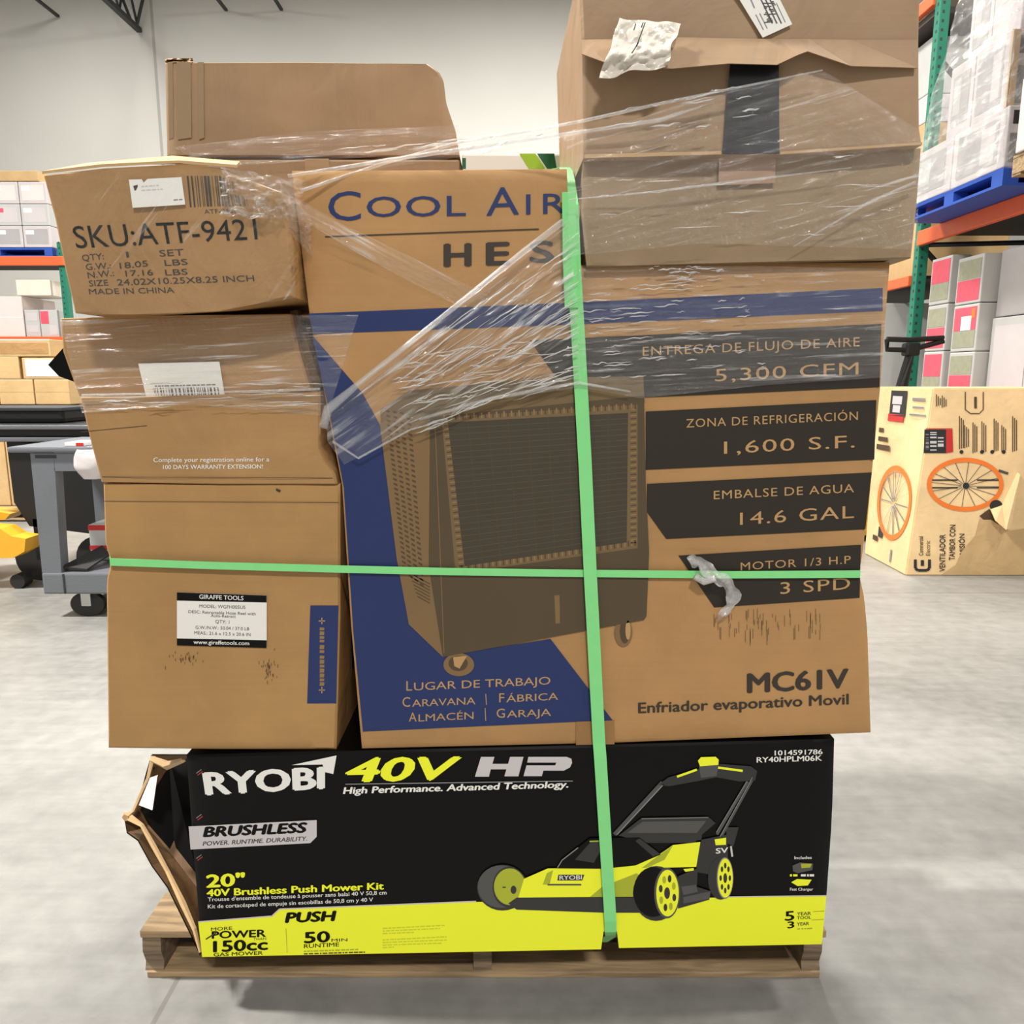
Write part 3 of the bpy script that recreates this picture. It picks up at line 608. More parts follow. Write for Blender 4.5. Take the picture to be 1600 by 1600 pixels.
# ================================================================== LEFT STACK
YL = 1.545
t = thing('hose_reel_box', 'tall brown carton with black and white label, bottom of the left stack', 'box', (-.6, 1.75, .62))
carton(YL, [(160, 756), (345, 758), (531, 757)], [(531, 757), (531, 960), (525, 1172)], [(168, 1170), (340, 1172), (525, 1172)], [(160, 756), (163, 850), (172, 880), (165, 908), (168, 1170)], .42, K_BOT, n=30, dent=.002, seed=4).build('carton', t, smooth=38)
P = Print(YL); P.poly([(485, 946), (529, 946), (525.5, 1099), (480, 1099)], NAVY)
for y in (970, 1078): P.line((498, y), (508, y), 1.5, TAN, .0003); P.line((503, y - 5), (503, y + 5), 1.5, TAN, .0003)
R = random.Random(4); y = 980
while y < 1068:
    h = R.uniform(4, 7); P.poly([(500, y), (507, y + .5), (506.5, y + h), (499.5, y + h)], TICK, .0003); y += h + R.choice([1.3, 1.3, 4])
for k in range(70):
    x, y = (R.gauss(421, 7), R.gauss(1042, 9)) if k < 40 else (R.gauss(290, 12), R.gauss(1026, 5)); P.line((x, y), (x + R.uniform(-.5, .5), y + R.uniform(2, 6)), .8, INKB, .0003)
P.poly([(432, 763), (439, 766), (437, 769), (431, 766)], INK, .0003)
P.line((162, 783), (530, 785), .8, INKB, .0003)
P.build('printed_lettering', t)
mb = MB(); sd = on_y(528, 946, YL); s2 = on_y(525, 1099, YL); mb.add([(sd.x + .002, YL + .006, sd.z), (sd.x + .001, YL + .4, sd.z), (s2.x + .001, YL + .4, s2.z), (s2.x + .002, YL + .006, s2.z)], [[0, 1, 2, 3]], NAVY); mb.build('printed_side_panel', t)
P = Print(YL, .0016); P.mb.prism([P.P(u, v) for u, v in [(277, 925), (417, 930), (417, 1012), (277, 1008)]], (0, .0008, 0), WHITE)
P.poly([(277, 925), (417, 930), (417, 941), (277, 938)], BLACK, .0003); P.poly([(277, 997), (417, 1000), (417, 1012), (277, 1008)], BLACK, .0003)
for s_, a, b, c, d, h, m in [('GIRAFFE TOOLS', 312, 935, 381, 937.5, 6.5, WHITE), ('MODEL: WGFH005US', 312, 949, 384, 951, 5, G2), ('DESC: Retractable Hose Reel with', 295, 957.5, 400, 961, 4.6, G2), ('Auto-Retract', 330, 963.5, 369, 965, 4.4, G2), ('QTY: 1', 337, 973, 359, 974, 5, G2), ('G.W./N.W.: 50.04 / 37.0 LB', 306, 982, 390, 984.5, 4.8, G2), ('MEAS.: 21.6 x 12.5 x 20.6 IN', 304, 990.5, 392, 993.5, 4.8, G2), ('www.giraffetools.com', 303, 1005.5, 390, 1007.5, 6, WHITE)]: P.text(s_, a, b, c, d, h, m, .018 if m is WHITE else .008, .0006)
P.build('product_label', t)['label'] = 'white label with black bars'

YW = 1.541
t = thing('warranty_print_box', 'brown carton with small white print, between label box and tall carton in left stack', 'box', (-.6, 1.75, 1.2))
_b = carton(YW, [(124, 621), (300, 618), (500, 612)], [(500, 612), (500, 700), (507, 718), (523, 740), (527, 757)], [(157, 754), (340, 757), (527, 757)], [(124, 621), (140, 690), (157, 754)], .42, K_MID, n=26, dent=.006, seed=5); body = _b; body.build('carton', t, smooth=38)
P = Print(YW, on=body); P.text('Complete your registration online for a', 240, 722, 421, 721, 7, WHITE, .008, .0003); P.text('100 DAYS WARRANTY EXTENSION!', 255, 733, 411, 732, 6.5, WHITE, .012, .0003)
P.line((126, 675), (230, 665), 1, INKB, .0002); P.line((160, 745), (520, 747), 1, INKB, .0002); P.build('printed_lettering', t)
YB = 1.572
t = thing('crushed_label_box', 'brown crushed carton with white barcode label, under the worn printed carton', 'box', (-.6, 1.75, 1.39))
carton(YB, [(93, 497), (250, 493), (455, 490)], [(455, 490), (466, 545), (486, 612)], [(122, 619), (300, 617), (486, 611)], [(93, 497), (97, 550), (122, 619)], .38, K_MID, n=26, dent=.012, seed=6, fq=2).build('carton', t, smooth=38)
P = Print(YB, .003); P.mb.prism([P.P(u, v) for u, v in [(217, 568), (343.5, 565), (352, 618.5), (229, 618.5)]], (0, .0008, 0), WHITE)
P.bars(((241, 606), (342, 605), (344, 618), (243, 618)), G1, 34, .0003, 2); P.blur(243, 604.5, 338, 602, 2.2, G3, .0003, 4); P.build('shipping_label', t)
mb = MB(); mb.prism([on_y(u, v, 1.60) for u, v in [(453, 486), (464, 484), (503, 604), (486, 607)]], (.004, .012, 0), K_SHADEIN); mb.build('side_flap', t)
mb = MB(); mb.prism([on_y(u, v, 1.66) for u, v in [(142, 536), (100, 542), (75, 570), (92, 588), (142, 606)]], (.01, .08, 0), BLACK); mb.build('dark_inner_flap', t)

YA = 1.47
t = thing('worn_printed_box', 'battered brown carton with large black lettering, top of the left stack', 'box', (-.65, 1.7, 1.54))
_b = carton(YA, [(66, 273), (160, 262), (275, 256), (350, 262), (400, 285), (440, 300)], [(440, 300), (452, 380), (455, 463)], [(116, 489), (200, 491), (340, 486), (455, 463)], [(66, 273), (84, 340), (100, 420), (116, 489)], .40, K_ATF, n=34, dent=.011, seed=8, dx=.015, fq=4); body = _b; body.build('carton', t, smooth=45)
mb = MB(); fl = [on_y(*p, y) for p, y in [((66, 272), 1.475), ((160, 261), 1.475), ((280, 255), 1.475), ((370, 262), 1.475), ((375, 256), 1.70), ((270, 247), 1.75), ((140, 258), 1.7)]]
mb.prism(fl, (0, .0, .005), EDGE); mb.build('top_flap', t)
P = Print(YA, on=body)
P.text('SKU:ATF-9421', 120, 388, 403, 374, 32, BLACK, .0, .0003, up=(-8, -34), up1=(-4, -32))
for s_, a, b, c, d, h in [('QTY:', 129, 408, 163, 405, 9.5), ('1', 198, 402.5, 202, 402, 9), ('SET', 250, 401, 288, 399, 10), ('G.W.:', 135, 422, 174, 419.5, 9.5), ('18.05', 188, 420, 232, 416, 9), ('LBS', 258, 415.5, 294, 413.5, 9), ('N.W.:', 138, 435, 179, 431, 9.5), ('17.16', 197, 432, 240, 430, 9), ('LBS', 259, 430.5, 294, 429, 9), ('SIZE', 140, 447.5, 170, 446, 9), ('24.02X10.25X8.25 INCH', 184, 446, 398, 439.5, 9.5), ('MADE IN CHINA', 140, 460, 273, 457.5, 8.5), ('ATF-9421', 320, 334.5, 369, 332.5, 7)]: P.text(s_, a, b, c, d, h, INK, .006, .0003, up=(-1.5, -h))
P.bars(((292, 275), (345, 275), (350, 322), (297, 324)), INK, 16, .0002, 5); P.bars(((345, 300), (385, 308), (388, 322), (350, 323)), INKB, 14, .0002, 6); P.bars(((345, 276), (366, 285), (368, 300), (348, 300)), INKB, 8, .0002, 7)
P.build('printed_lettering', t)
P = Print(YA, .0018); P.mb.prism([P.P(u, v) for u, v in [(202, 281), (222, 280.5), (225, 286), (231, 280), (284, 277), (290, 320), (208, 325)]], (0, .0008, 0), WHITE)
P.poly([(209, 291), (216, 289), (216, 292), (213, 298), (211, 298)], INK, .0003); P.blur(222, 293, 250, 291, 2, SILVER, .0003, 3); P.blur(222, 299, 255, 297, 2, SILVER, .0003, 5); P.blur(272, 314, 286, 313, 2, G3, .0003, 6)
P.build('shipping_label', t)

# ================================================================== TOP RIGHT BOXES
YT = 1.49
t = thing('black_taped_box', 'dented brown carton with vertical black tape, topmost on the right', 'box', (.4, 1.75, 1.81))
carton(YT, [(904, -45), (1170, -45), (1440, -45)], [(1440, -45), (1437, 60), (1438, 200), (1442, 226)], [(912, 246), (1125, 241), (1220, 241), (1442, 226)], [(904, -45), (910, 90), (912, 246)], .46, K_TOP, n=34, dent=.012, seed=9, dx=-.012, fq=2.2).build('carton', t, smooth=38)
_top = [(908, 62), (1000, 60), (1060, 58), (1150, 60), (1216, 61), (1250, 61), (1264, 61), (1330, 62), (1434, 62)]
_low = [(909, 84), (950, 99), (1050, 107), (1140, 99), (1214, 101), (1246, 86), (1262, 80), (1330, 103), (1434, 106)]; _o = [.016, .045, .04, .034, .03, .028, .02, .018, .010]
tf = [on_y(u, v, YT - .003) for u, v in _top]; lf = [on_y(u, v, YT - o_) for (u, v), o_ in zip(_low, _o)]; n_ = len(tf); th_ = Vector((0, .003, 0)); mb = MB()
mb.add(tf + lf + [p + th_ for p in tf + lf], [[k, n_ + k, n_ + k + 1, k + 1] for k in range(n_ - 1)] + [[2 * n_ + k, 2 * n_ + k + 1, 3 * n_ + k + 1, 3 * n_ + k] for k in range(n_ - 1)] + [[n_ + k, 3 * n_ + k, 3 * n_ + k + 1, n_ + k + 1] for k in range(n_ - 1)], K_TOP)
mb.build('torn_flap', t)
mb = MB(); mb.prism([on_y(u, v, YT - .0015) for u, v in [(1141, 100), (1217, 102), (1218, 240), (1129, 241)]], (0, .0012, 0), plain('tape_black', (26, 27, 30), .25, spec=.6)); mb.build('black_tape', t)
mb = MB(); mb.prism([on_y(u, v, YT - .002) for u, v in [(913, 241), (1127, 236), (1127, 241), (913, 247)]], (0, .002, 0), EDGE); mb.prism([on_y(u, v, YT - .002) for u, v in [(1219, 237), (1441, 222), (1441, 226), (1219, 241)]], (0, .002, 0), EDGE); mb.build('cut_edge', t)
P = Print(YT, .003); P.mb.prism([P.P(u, v) for u, v in [(1127, -45), (1195, -45), (1237, 39), (1191, 60)]], (0, .0008, 0), WHITE)
for k in range(3): P.line((1186 + k * 7, -4), (1206 + k * 7, 38), 2.2, G2, .0003)
for k in range(14): R = random.Random(k); P.line((1188 + R.random() * 20, 4 + k * 2.5), (1196 + R.random() * 16, 4 + k * 2.4), 1.6, G1, .0004)
P.line((1172, 0), (1178, 14), 2.2, G3, .0003); P.line((1180, 24), (1192, 48), 1.6, G3, .0003); P.line((1186, 22), (1198, 46), 1.6, G3, .0003); P.line((1212, 6), (1226, 36), 1.4, G3, .0003); P.build('shipping_label', t)
mb = MB()
def pouch(s, q):
    p = ((968 + (1064 - 968) * s) * (1 - q) + (936 + (1040 - 936) * s) * q, (28 + 9 * s) * (1 - q) + (122 - 18 * s) * q)
    return on_y(p[0] + 5 * noise.noise(Vector((s * 3, q * 3, 9))), p[1] + 5 * noise.noise(Vector((s * 3, q * 3, 5))), YT - .012 - .042 * min(1, q * 1.6) - .014 * noise.noise(Vector((s * 4, q * 4, 3))) - .006 * noise.noise(Vector((s * 11, q * 11, 3))))
mb.add(*sheet(pouch, 30, 30), plain('pouch_plastic', (206, 198, 186), .3, var=.06)); po = mb.build('document_pouch', t, smooth=0); po['label'] = 'crumpled white document pouch'
P = Print(YT, .068)
for a, b in [((985, 98), (998, 62)), ((978, 108), (988, 92)), ((981, 74), (984, 64)), ((992, 70), (995, 62))]: P.line(a, b, 1.8, G2)
P.build('printed_lettering', po)
YT2 = 1.515
t = thing('flat_brown_box', 'plain brown carton wrapped in film, under the black taped carton', 'box', (.4, 1.75, 1.64))
carton(YT2, [(911, 250), (1125, 246), (1441, 230)], [(1441, 230), (1434, 320), (1425, 403)], [(917, 416), (1170, 409), (1425, 403)], [(911, 250), (908, 330), (917, 416)], .40, K_TOP2, n=26, dent=.012, seed=11, dx=.02, fq=2).build('carton', t, smooth=38)
P = Print(YT2, .001); P.poly([(1124, 246), (1212, 243), (1211, 286), (1122, 290)], plain('tape_residue', (160, 130, 106), .5)); P.build('tape_residue', t)

# ================================================================== BOXES BEHIND, STANDING ON THE PALLET
YK = 2.06
t = thing('tall_carton', 'brown carton edge seen behind the cooler box, under the long brown carton', 'box', (-.35, 2.3, .126))
a, b = on_y(272, 246, YK), on_y(718, 246, YK); mb = MB(); mb.box(a.x, b.x, YK, YK + .45, .128, a.z - .004, K_BACK, .006); mb.build('carton', t)
mb = MB(); mb.box((a.x + b.x) / 2 - .03, (a.x + b.x) / 2 + .03, YK - .001, YK + .2, 1.2, a.z - .003, plain('clear_tape', (176, 146, 112), .3)); mb.build('packing_tape', t)
t = thing('long_brown_carton', 'plain brown carton with slumped right end, topmost at the back left', 'box', (-.35, 2.3, 1.96))
carton(YK, [(257, 97), (470, 96), (668, 99)], [(668, 99), (686, 112), (693, 126), (697, 160), (712, 205), (718, 243)], [(260, 243), (480, 243), (718, 243)], [(257, 97), (260, 243)], .45, K_BACK, n=30, dent=.004, seed=12).build('carton', t, smooth=38)
mb = MB(); TP = plain('clear_tape_old', (150, 128, 100), .28)
for x0, x1 in [(262, 270), (276, 298), (309, 318)]: mb.prism([on_y(u, v, YK - .002) for u, v in [(x0, 97), (x1, 97), (x1 + 1, 215), (x0 + 2, 218)]], (0, .0012, 0), TP)
mb.build('packing_tape', t)
mb = MB()
def crum(s, q): p = (258 + 44 * s, 91 + 8 * q); return on_y(*p, YK + .01 + .03 * noise.noise(Vector((s * 5, q * 3, 1))))
mb.add(*sheet(crum, 14, 4), K_BACK); mb.build('crumpled_corner', t)
t = thing('green_striped_box', 'white carton with lime and dark green stripes behind the cooler box', 'box', (.05, 2.3, .126))
a, b = on_y(722, 240, YK), on_y(905, 240, YK); mb = MB(); mb.box(a.x, b.x, YK, YK + .4, .128, a.z, WHITE, .005); mb.build('carton', t)
P = Print(YK); P.poly([(811, 240), (837, 240), (852, 264), (826, 264)], LIME); P.poly([(839, 240), (866, 240), (870, 264), (855, 264)], DGREEN); P.poly([(722, 247), (728, 247), (728, 264), (722, 264)], DGREEN); P.build('printed_stripes', t)

# ================================================================== GREEN STRAPS
def strap(name, label, pts, wd, closed, wdir, group='green plastic straps round the load'):
    mb = MB(); fine = []
    for a, b in zip(pts, pts[1:]):
        for k in range(8): fine.append(a.lerp(b, k / 8))
    fine.append(pts[-1]); mb.ribbon(fine, wd, .0012, STRAP, wdir); o = mb.build(name, origin=pts[0]); return tag(o, label, 'strap', group)
ys = 1.532
hp = [on_y(172, 878, ys), on_y(345, 884, ys), on_y(530, 889, ys), on_y(700, 893, ys), on_y(920, 896, ys), on_y(1140, 898, ys), on_y(1344, 897, ys)]
rz, lz = hp[-1], hp[0]
loop = hp + [Vector((rz.x + .012, 1.57, rz.z)), Vector((rz.x + .02, 1.98, rz.z)), Vector((.4, 2.53, rz.z)), Vector((-.75, 2.53, lz.z)), Vector((lz.x - .02, 1.98, lz.z)), Vector((lz.x - .015, 1.565, lz.z)), hp[0]]
strap('green_strap', 'bright green strap running level round the cooler box and tall carton', loop, .0155, True, (0, 0, 1))
yv = 1.528
vp = [on_y(884, 262, 1.72), on_y(888, 285, 1.553), on_y(893, 320, yv), on_y(897, 420, yv), on_y(903, 520, yv), on_y(914, 720, yv), on_y(922, 890, yv - .002), on_y(936, 1160, yv), on_y(938, 1185, 1.525), on_y(954, 1440, 1.525), on_y(954, 1456, 1.531), on_y(955, 1462, 1.55), Vector((.21, 1.60, .113)), Vector((.22, 2.6, .09)), Vector((.15, 2.62, .2)), Vector((.1, 2.62, 1.9)), Vector((.09, 2.3, 1.99)), on_y(884, 262, 1.72)]
o = strap('green_strap', 'bright green strap running up the load between lettering and dark panels', vp, .0265, True, (1, .0, 0))
mb = MB(); mb.ribbon([on_y(u, v, 1.524) for u, v in [(889, 300), (890, 400), (893, 481)]], .026, .0012, STRAP, (1, 0, 0)); s_ = mb.build('strap_tail', o)

# ================================================================== CLEAR STRETCH FILM
W = thing('stretch_film', 'clear wrinkled stretch film wound round the upper boxes', 'film', (.1, 1.5, 1.2))
FA = film('film_diagonal', .62, .05, .8, 5, 95, .1, .9, thr=.52); FH = film('film_level', .05, .045, .55, 5, 110, .12, .8, thr=.55); FU = film('film_rising', .26, .03, .6, 4, 90, .1, .9, thr=.57); FC = film('film_crumple', .4, .08, .8, 26, 60, .1, 1.0, thr=.52, gl_=.1); FR = film('film_rope', .65, .22, .5, 6, 90, .15, .8, gl_=.1)
def film_sheet(name, top, right, bottom, left, Y, mat, nu=40, nv=40, amp=.004, fr=14, ydep=None, seed=0):
    f = coons(top, right, bottom, left); mb = MB()
    def fn(s, q):
        u, v = f(s, q); y = (ydep(s, q) if ydep else Y)
        wv = noise.noise(Vector((s * 2.2 + seed, q * fr, seed * 1.7))) + .5 * noise.noise(Vector((s * 5 + seed, q * fr * 2.3, seed)))
        return on_y(u, v, y - amp * (1 + wv) * .7)
    mb.add(*sheet(fn, nu, nv), mat); return mb.build(name, W, smooth=0)
film_sheet('film_sheet', [(508, 640), (700, 490), (888, 342)], [(888, 342), (900, 470), (908, 605)], [(538, 726), (640, 672), (770, 625), (908, 605)], [(508, 640), (512, 690), (538, 726)], 1.523, FA, 60, 70, .006, 22, seed=1)
film_sheet('film_sheet', [(905, 418), (1140, 415), (1388, 420)], [(1388, 420), (1378, 590)], [(905, 605), (1000, 622), (1200, 600), (1378, 588)], [(905, 418), (905, 605)], 1.530, FH, 50, 50, .004, 18, seed=2)
film_sheet('film_sheet', [(885, 215), (1000, 185), (1120, 140), (1290, 112), (1440, 205)], [(1440, 205), (1432, 390)], [(890, 400), (1100, 380), (1432, 390)], [(885, 215), (890, 400)], 1.472, FU, 50, 50, .006, 16, seed=3)
film_sheet('film_sheet', [(270, 230), (480, 205), (716, 196)], [(716, 196), (720, 236)], [(330, 262), (480, 252), (720, 236)], [(270, 230), (330, 262)], 2.04, FH, 30, 14, .006, 6, seed=4)
film_sheet('film_sheet', [(440, 285), (600, 245), (760, 222), (915, 196)], [(915, 196), (915, 216)], [(470, 300), (600, 262), (760, 240), (915, 216)], [(440, 285), (470, 300)], 1.5, FU, 40, 10, .004, 5, ydep=lambda s, q: 1.53 + .1 * math.sin(s * 3.14) - .06 * s, seed=5)
film_sheet('film_sheet', [(94, 500), (300, 497), (488, 492), (560, 492)], [(560, 492), (512, 650)], [(128, 645), (300, 632), (512, 650)], [(94, 500), (128, 645)], 1.54, FH, 40, 30, .003, 10, seed=6)
film_sheet('film_sheet', [(72, 268), (200, 262), (350, 262), (455, 300)], [(455, 300), (462, 466)], [(118, 492), (300, 490), (462, 466)], [(72, 268), (118, 492)], 1.462, film('film_box', .9, .015, .3, 6, 80, .14, .9, thr=.6), 40, 40, .004, 9, seed=7)
film_sheet('film_sheet', [(448, 300), (540, 352), (650, 405), (780, 470)], [(780, 470), (740, 490)], [(452, 330), (540, 385), (640, 440), (740, 490)], [(448, 300), (452, 330)], 1.545, film('film_falling', -.48, .03, .4, 5, 120, .14, .8, thr=.5), 30, 10, .003, 5, seed=8, ydep=lambda s, q: 1.5 + .045 * s)
# crumpled knot at the corner of the worn box
mb = MB()
def knot(s, q):
    u = 345 + 128 * s; v = 262 + 20 * s + (74 - 10 * s) * q
    n_ = noise.noise(Vector((s * 7, q * 7, 2))); m_ = noise.noise(Vector((s * 15, q * 15, 5)))
    return on_y(u + 6 * m_, v + 6 * n_, 1.452 + .03 * n_ + .018 * m_ + .05 * max(0, s - .6))
mb.add(*sheet(knot, 44, 34), FC); mb.build('crumpled_film', W, smooth=25)
mb = MB()
def knot2(s, q):
    u = 438 + 48 * s; v = 285 + 55 * s + 60 * q
    n_ = noise.noise(Vector((s * 5, q * 9, 8))); return on_y(u + 5 * n_, v, 1.47 + .06 * s + .02 * n_)
mb.add(*sheet(knot2, 20, 24), FC); mb.build('crumpled_film', W, smooth=25)
# gathered folds of the film, fanning out from where it is pinched
FF = film('film_fold', .4, .38, .4, 12, 60, .12, .9, thr=.5, gl_=.18)
def folds(n, a0, a1, b0, b1, Y, seed, smin=.05, smax=.28, rmax=.0019, lo=0, hi=1, Yb=None):
    R = random.Random(seed); mb = MB()
    for k in range(n):
        t_ = R.random(); s0 = R.uniform(lo, hi); s1 = min(1, s0 + R.uniform(smin, smax))
        A_ = (a0[0] + (a1[0] - a0[0]) * t_, a0[1] + (a1[1] - a0[1]) * t_); B_ = (b0[0] + (b1[0] - b0[0]) * t_, b0[1] + (b1[1] - b0[1]) * t_)
        r = R.uniform(.0006, rmax); P_ = []
        for i in range(6):
            q = s0 + (s1 - s0) * i / 5; P_.append(on_y(A_[0] + (B_[0] - A_[0]) * q + R.uniform(-1, 1), A_[1] + (B_[1] - A_[1]) * q + R.uniform(-1.5, 1.5), Y + ((Yb or Y) - Y) * q))
        mb.tube(P_, [r * x for x in (.2, .8, 1, 1, .7, .2)], FF, 5)
    o = mb.build('gathered_folds', W, smooth=0); o['kind'] = 'stuff'; return o
folds(90, (512, 660), (535, 722), (905, 352), (905, 600), 1.516, 3, lo=.25, hi=.95)
folds(40, (600, 560), (620, 640), (905, 520), (905, 590), 1.516, 4)
folds(70, (905, 440), (905, 600), (1150, 420), (1200, 580), 1.523, 5, smax=.2, rmax=.0015)
folds(16, (930, 180), (930, 215), (1160, 130), (1200, 190), 1.462, 6, smax=.25, rmax=.0022)
folds(18, (905, 260), (905, 400), (1400, 240), (1400, 380), 1.466, 7, smax=.16, rmax=.0012)
folds(26, (130, 600), (130, 640), (505, 595), (505, 635), 1.527, 8, rmax=.0013, lo=.0, hi=.9)
folds(24, (1000, 415), (1060, 440), (1120, 415), (1200, 440), 1.522, 9, smax=.3)
folds(12, (480, 230), (560, 262), (716, 215), (880, 208), 1.60, 10, smax=.4, rmax=.002)
# rolled milky edges of the film
def rope(pts, r, mat=None): mb = MB(); P_ = [on_y(u, v, y) for u, v, y in pts]; mb.tube(P_, r, mat or FR, 8); return mb.build('rolled_edge', W, smooth=0)
rope([(505, 668, 1.522), (512, 640, 1.518), (560, 600, 1.515), (700, 488, 1.515), (820, 392, 1.515), (880, 346, 1.518)], [.009, .010, .006, .005, .006, .006])
rope([(520, 690, 1.524), (560, 716, 1.522), (640, 672, 1.522), (700, 655, 1.523)], [.003, .0025, .002, .001])
rope([(470, 298, 1.518), (600, 255, 1.56), (720, 222, 1.58), (820, 206, 1.54), (915, 188, 1.468), (1040, 160, 1.464), (1285, 110, 1.468)], [.003, .003, .003, .003, .003, .003, .0015])
rope([(450, 275, 1.518), (640, 245, 1.56), (915, 205, 1.468), (1030, 188, 1.464), (1115, 160, 1.468)], [.003, .004, .003, .004, .001])
rope([(890, 312, 1.50), (1000, 302, 1.495), (1140, 285, 1.495), (1330, 262, 1.497)], [.001, .002, .003, .001]); rope([(1430, 285, 1.496), (1360, 315, 1.497), (1240, 385, 1.498)], [.003, .003, .001])
rope([(655, 655, 1.523), (770, 622, 1.520), (905, 598, 1.520), (985, 612, 1.521)], [.003, .004, .003, .002])
rope([(128, 618, 1.521), (300, 614, 1.533), (500, 608, 1.522)], [.003, .002, .003])
# twisted tail of film poking out beneath the level strap
mb = MB(); P_ = [on_y(u, v, y) for u, v, y in [(1078, 880, 1.522), (1092, 876, 1.52), (1106, 890, 1.512), (1120, 902, 1.51), (1138, 912, 1.512), (1146, 930, 1.518), (1140, 948, 1.525), (1128, 962, 1.522), (1122, 970, 1.545)]]
fine = []
for a, b in zip(P_, P_[1:]):
    for k in range(5): fine.append(a.lerp(b, k / 5) + Vector((0, 0, .001 * math.sin(len(fine) * 1.1))))
fm = film('film_tail', .6, .42, .45, 30, 40, .12, 1, gl_=.15)
vs_ = []
for k, p in enumerate(fine):
    t_ = (fine[min(k + 1, len(fine) - 1)] - fine[max(k - 1, 0)]).normalized(); a_ = t_.cross(Vector((0, 1, 0))).normalized(); w_ = (.0125 + .003 * math.sin(k * .8)) * (1 - max(0, k - 30) / 14)
    for q in range(7):
        x_ = q / 6 * 2 - 1; vs_.append(p + a_ * w_ * x_ + Vector((0, -.006 * math.cos(x_ * 4 + k * .35) + .003 * noise.noise(Vector((k * .5, q * .9, 1))), 0)))
mb.add(vs_, [[k * 7 + q, k * 7 + q + 1, k * 7 + q + 8, k * 7 + q + 7] for k in range(len(fine) - 1) for q in range(6)], fm)
P2 = [on_y(u, v, y) for u, v, y in [(1086, 900, 1.518), (1100, 908, 1.516), (1118, 903, 1.508)]]; mb.tube(P2, [.008, .009, .008], MATS['film_tail'], 8)
tag(mb.build('twisted_film_tail', origin=P_[0], smooth=0), 'white twisted film tail looped over the level green strap at the motor panel', 'film')

# ================================================================== BACKGROUND: generic cartons
def bg_box(name, label, x0, x1, y0, y1, z0, z1, mat, marks=(), group=None, r=.01, cat='box'):
    """marks: (face, a0, a1, b0, b1, material) as fractions of the face; face 'f' looks at the camera, 'l' to the left"""
    mb = MB(); mb.box(x0, x1, y0, y1, z0, z1, mat, r)
    for q, (fc, a0, a1, b0, b1, m) in enumerate(marks):
        e = .002 + .0006 * q
        if fc == 'f': c = [(x0 + (x1 - x0) * a, y0 - e, z0 + (z1 - z0) * b) for a, b in ((a0, b0), (a1, b0), (a1, b1), (a0, b1))]
        else: c = [(x0 - e, y1 + (y0 - y1) * a, z0 + (z1 - z0) * b) for a, b in ((a0, b0), (a1, b0), (a1, b1), (a0, b1))]
        mb.add(c, [[0, 1, 2, 3]], m)
    o = mb.build(name, origin=((x0 + x1) / 2, (y0 + y1) / 2, z0)); return tag(o, label, cat, group)
def rack(label, posts, beams, decks, braces, loc):
    t = thing('pallet_rack', label, 'rack', loc)
    for (x, y, z1) in posts:
        mb = MB(); mb.box(x, x + .1, y, y + .1, 0, z1, POST, .008)
        k = .1
        while k < z1: mb.box(x - .002, x, y + .03, y + .05, k, k + .025, STEEL); mb.box(x + .025, x + .045, y - .002, y, k, k + .025, STEEL); k += .08
        mb.build('post', t)
    for b in beams: mb = MB(); mb.box(*b, BEAM, .008); mb.build('beam', t)
    for d in decks: mb = MB(); mb.box(*d, DECK); mb.build('deck', t)
    for p in braces: mb = MB(); mb.tube(p, .025, STEEL, 6); mb.build('brace', t)
    return t
# ---- right rack, running away along the aisle
X = 4.06
rack('green and orange pallet rack on the right, loaded with wrapped pallets', [(X, 8.0, 6.5), (X + 1.3, 8.0, 6.5), (X, 11.6, 6.5)],
     [(X - .03, X + .03, 4.0, 8.0, 2.70, 2.84), (X + 1.3, X + 1.36, 4.0, 8.0, 2.70, 2.84), (X - .03, X + .03, 4.0, 8.0, 1.10, 1.22), (X - .03, X + .03, 8.1, 11.6, 2.33, 2.43), (X - .03, X + .03, 8.1, 11.6, 4.93, 5.05), (X - .03, X + .03, 8.1, 11.6, .9, 1.02)],
     [(X + .03, X + 1.3, 4.0, 8.0, 2.80, 2.83), (X + .03, X + 1.3, 4.0, 8.0, 1.19, 1.22), (X + .03, X + 1.3, 8.1, 11.6, 2.40, 2.43), (X + .03, X + 1.3, 8.1, 11.6, 4.86, 4.92), (X + .03, X + 1.3, 8.1, 11.6, .99, 1.02)],
     [[(X + .1, 8.05, 2.66), (X + 1.3, 8.05, 1.5)], [(X + .1, 8.05, 1.2), (X + 1.3, 8.05, .2)], [(X + .1, 8.05, 4.4), (X + 1.3, 8.05, 3.2)], [(X + .1, 8.05, 2.72), (X + 1.3, 7.2, 2.62)]], (X + .6, 7.5, 0))
# upper load on a blue pallet
def blue_pallet(x0, x1, y0, y1, z, label, mat=BLUEP):
    t = thing('pallet', label, 'pallet', ((x0 + x1) / 2, (y0 + y1) / 2, z))
    mb = MB(); mb.box(x0, x1, y0, y1, z + .10, z + .13, mat); mb.build('top_deck', t); mb = MB(); mb.box(x0, x1, y0, y1, z, z + .02, mat); mb.build('bottom_deck', t)
    for k in range(3):
        for j in range(2):
            ya = y0 + (y1 - y0 - .14) * k / 2; xa = x0 + (x1 - x0 - .12) * j
            mb = MB(); mb.box(xa, xa + .12, ya, ya + .14, z + .02, z + .10, mat); mb.build('block', t)
    return t
blue_pallet(3.70, 4.9, 6.14, 7.60, 2.842, 'blue pallet on the upper orange beam at right')
wood_pallet(3.62, 4.8, 4.8, 1.12, 2.985, 'pale wooden pallet on the upper orange beam at the right frame edge', mat=PALLET_PALE)
nm = ['lower', 'middle', 'upper']
z = 2.978
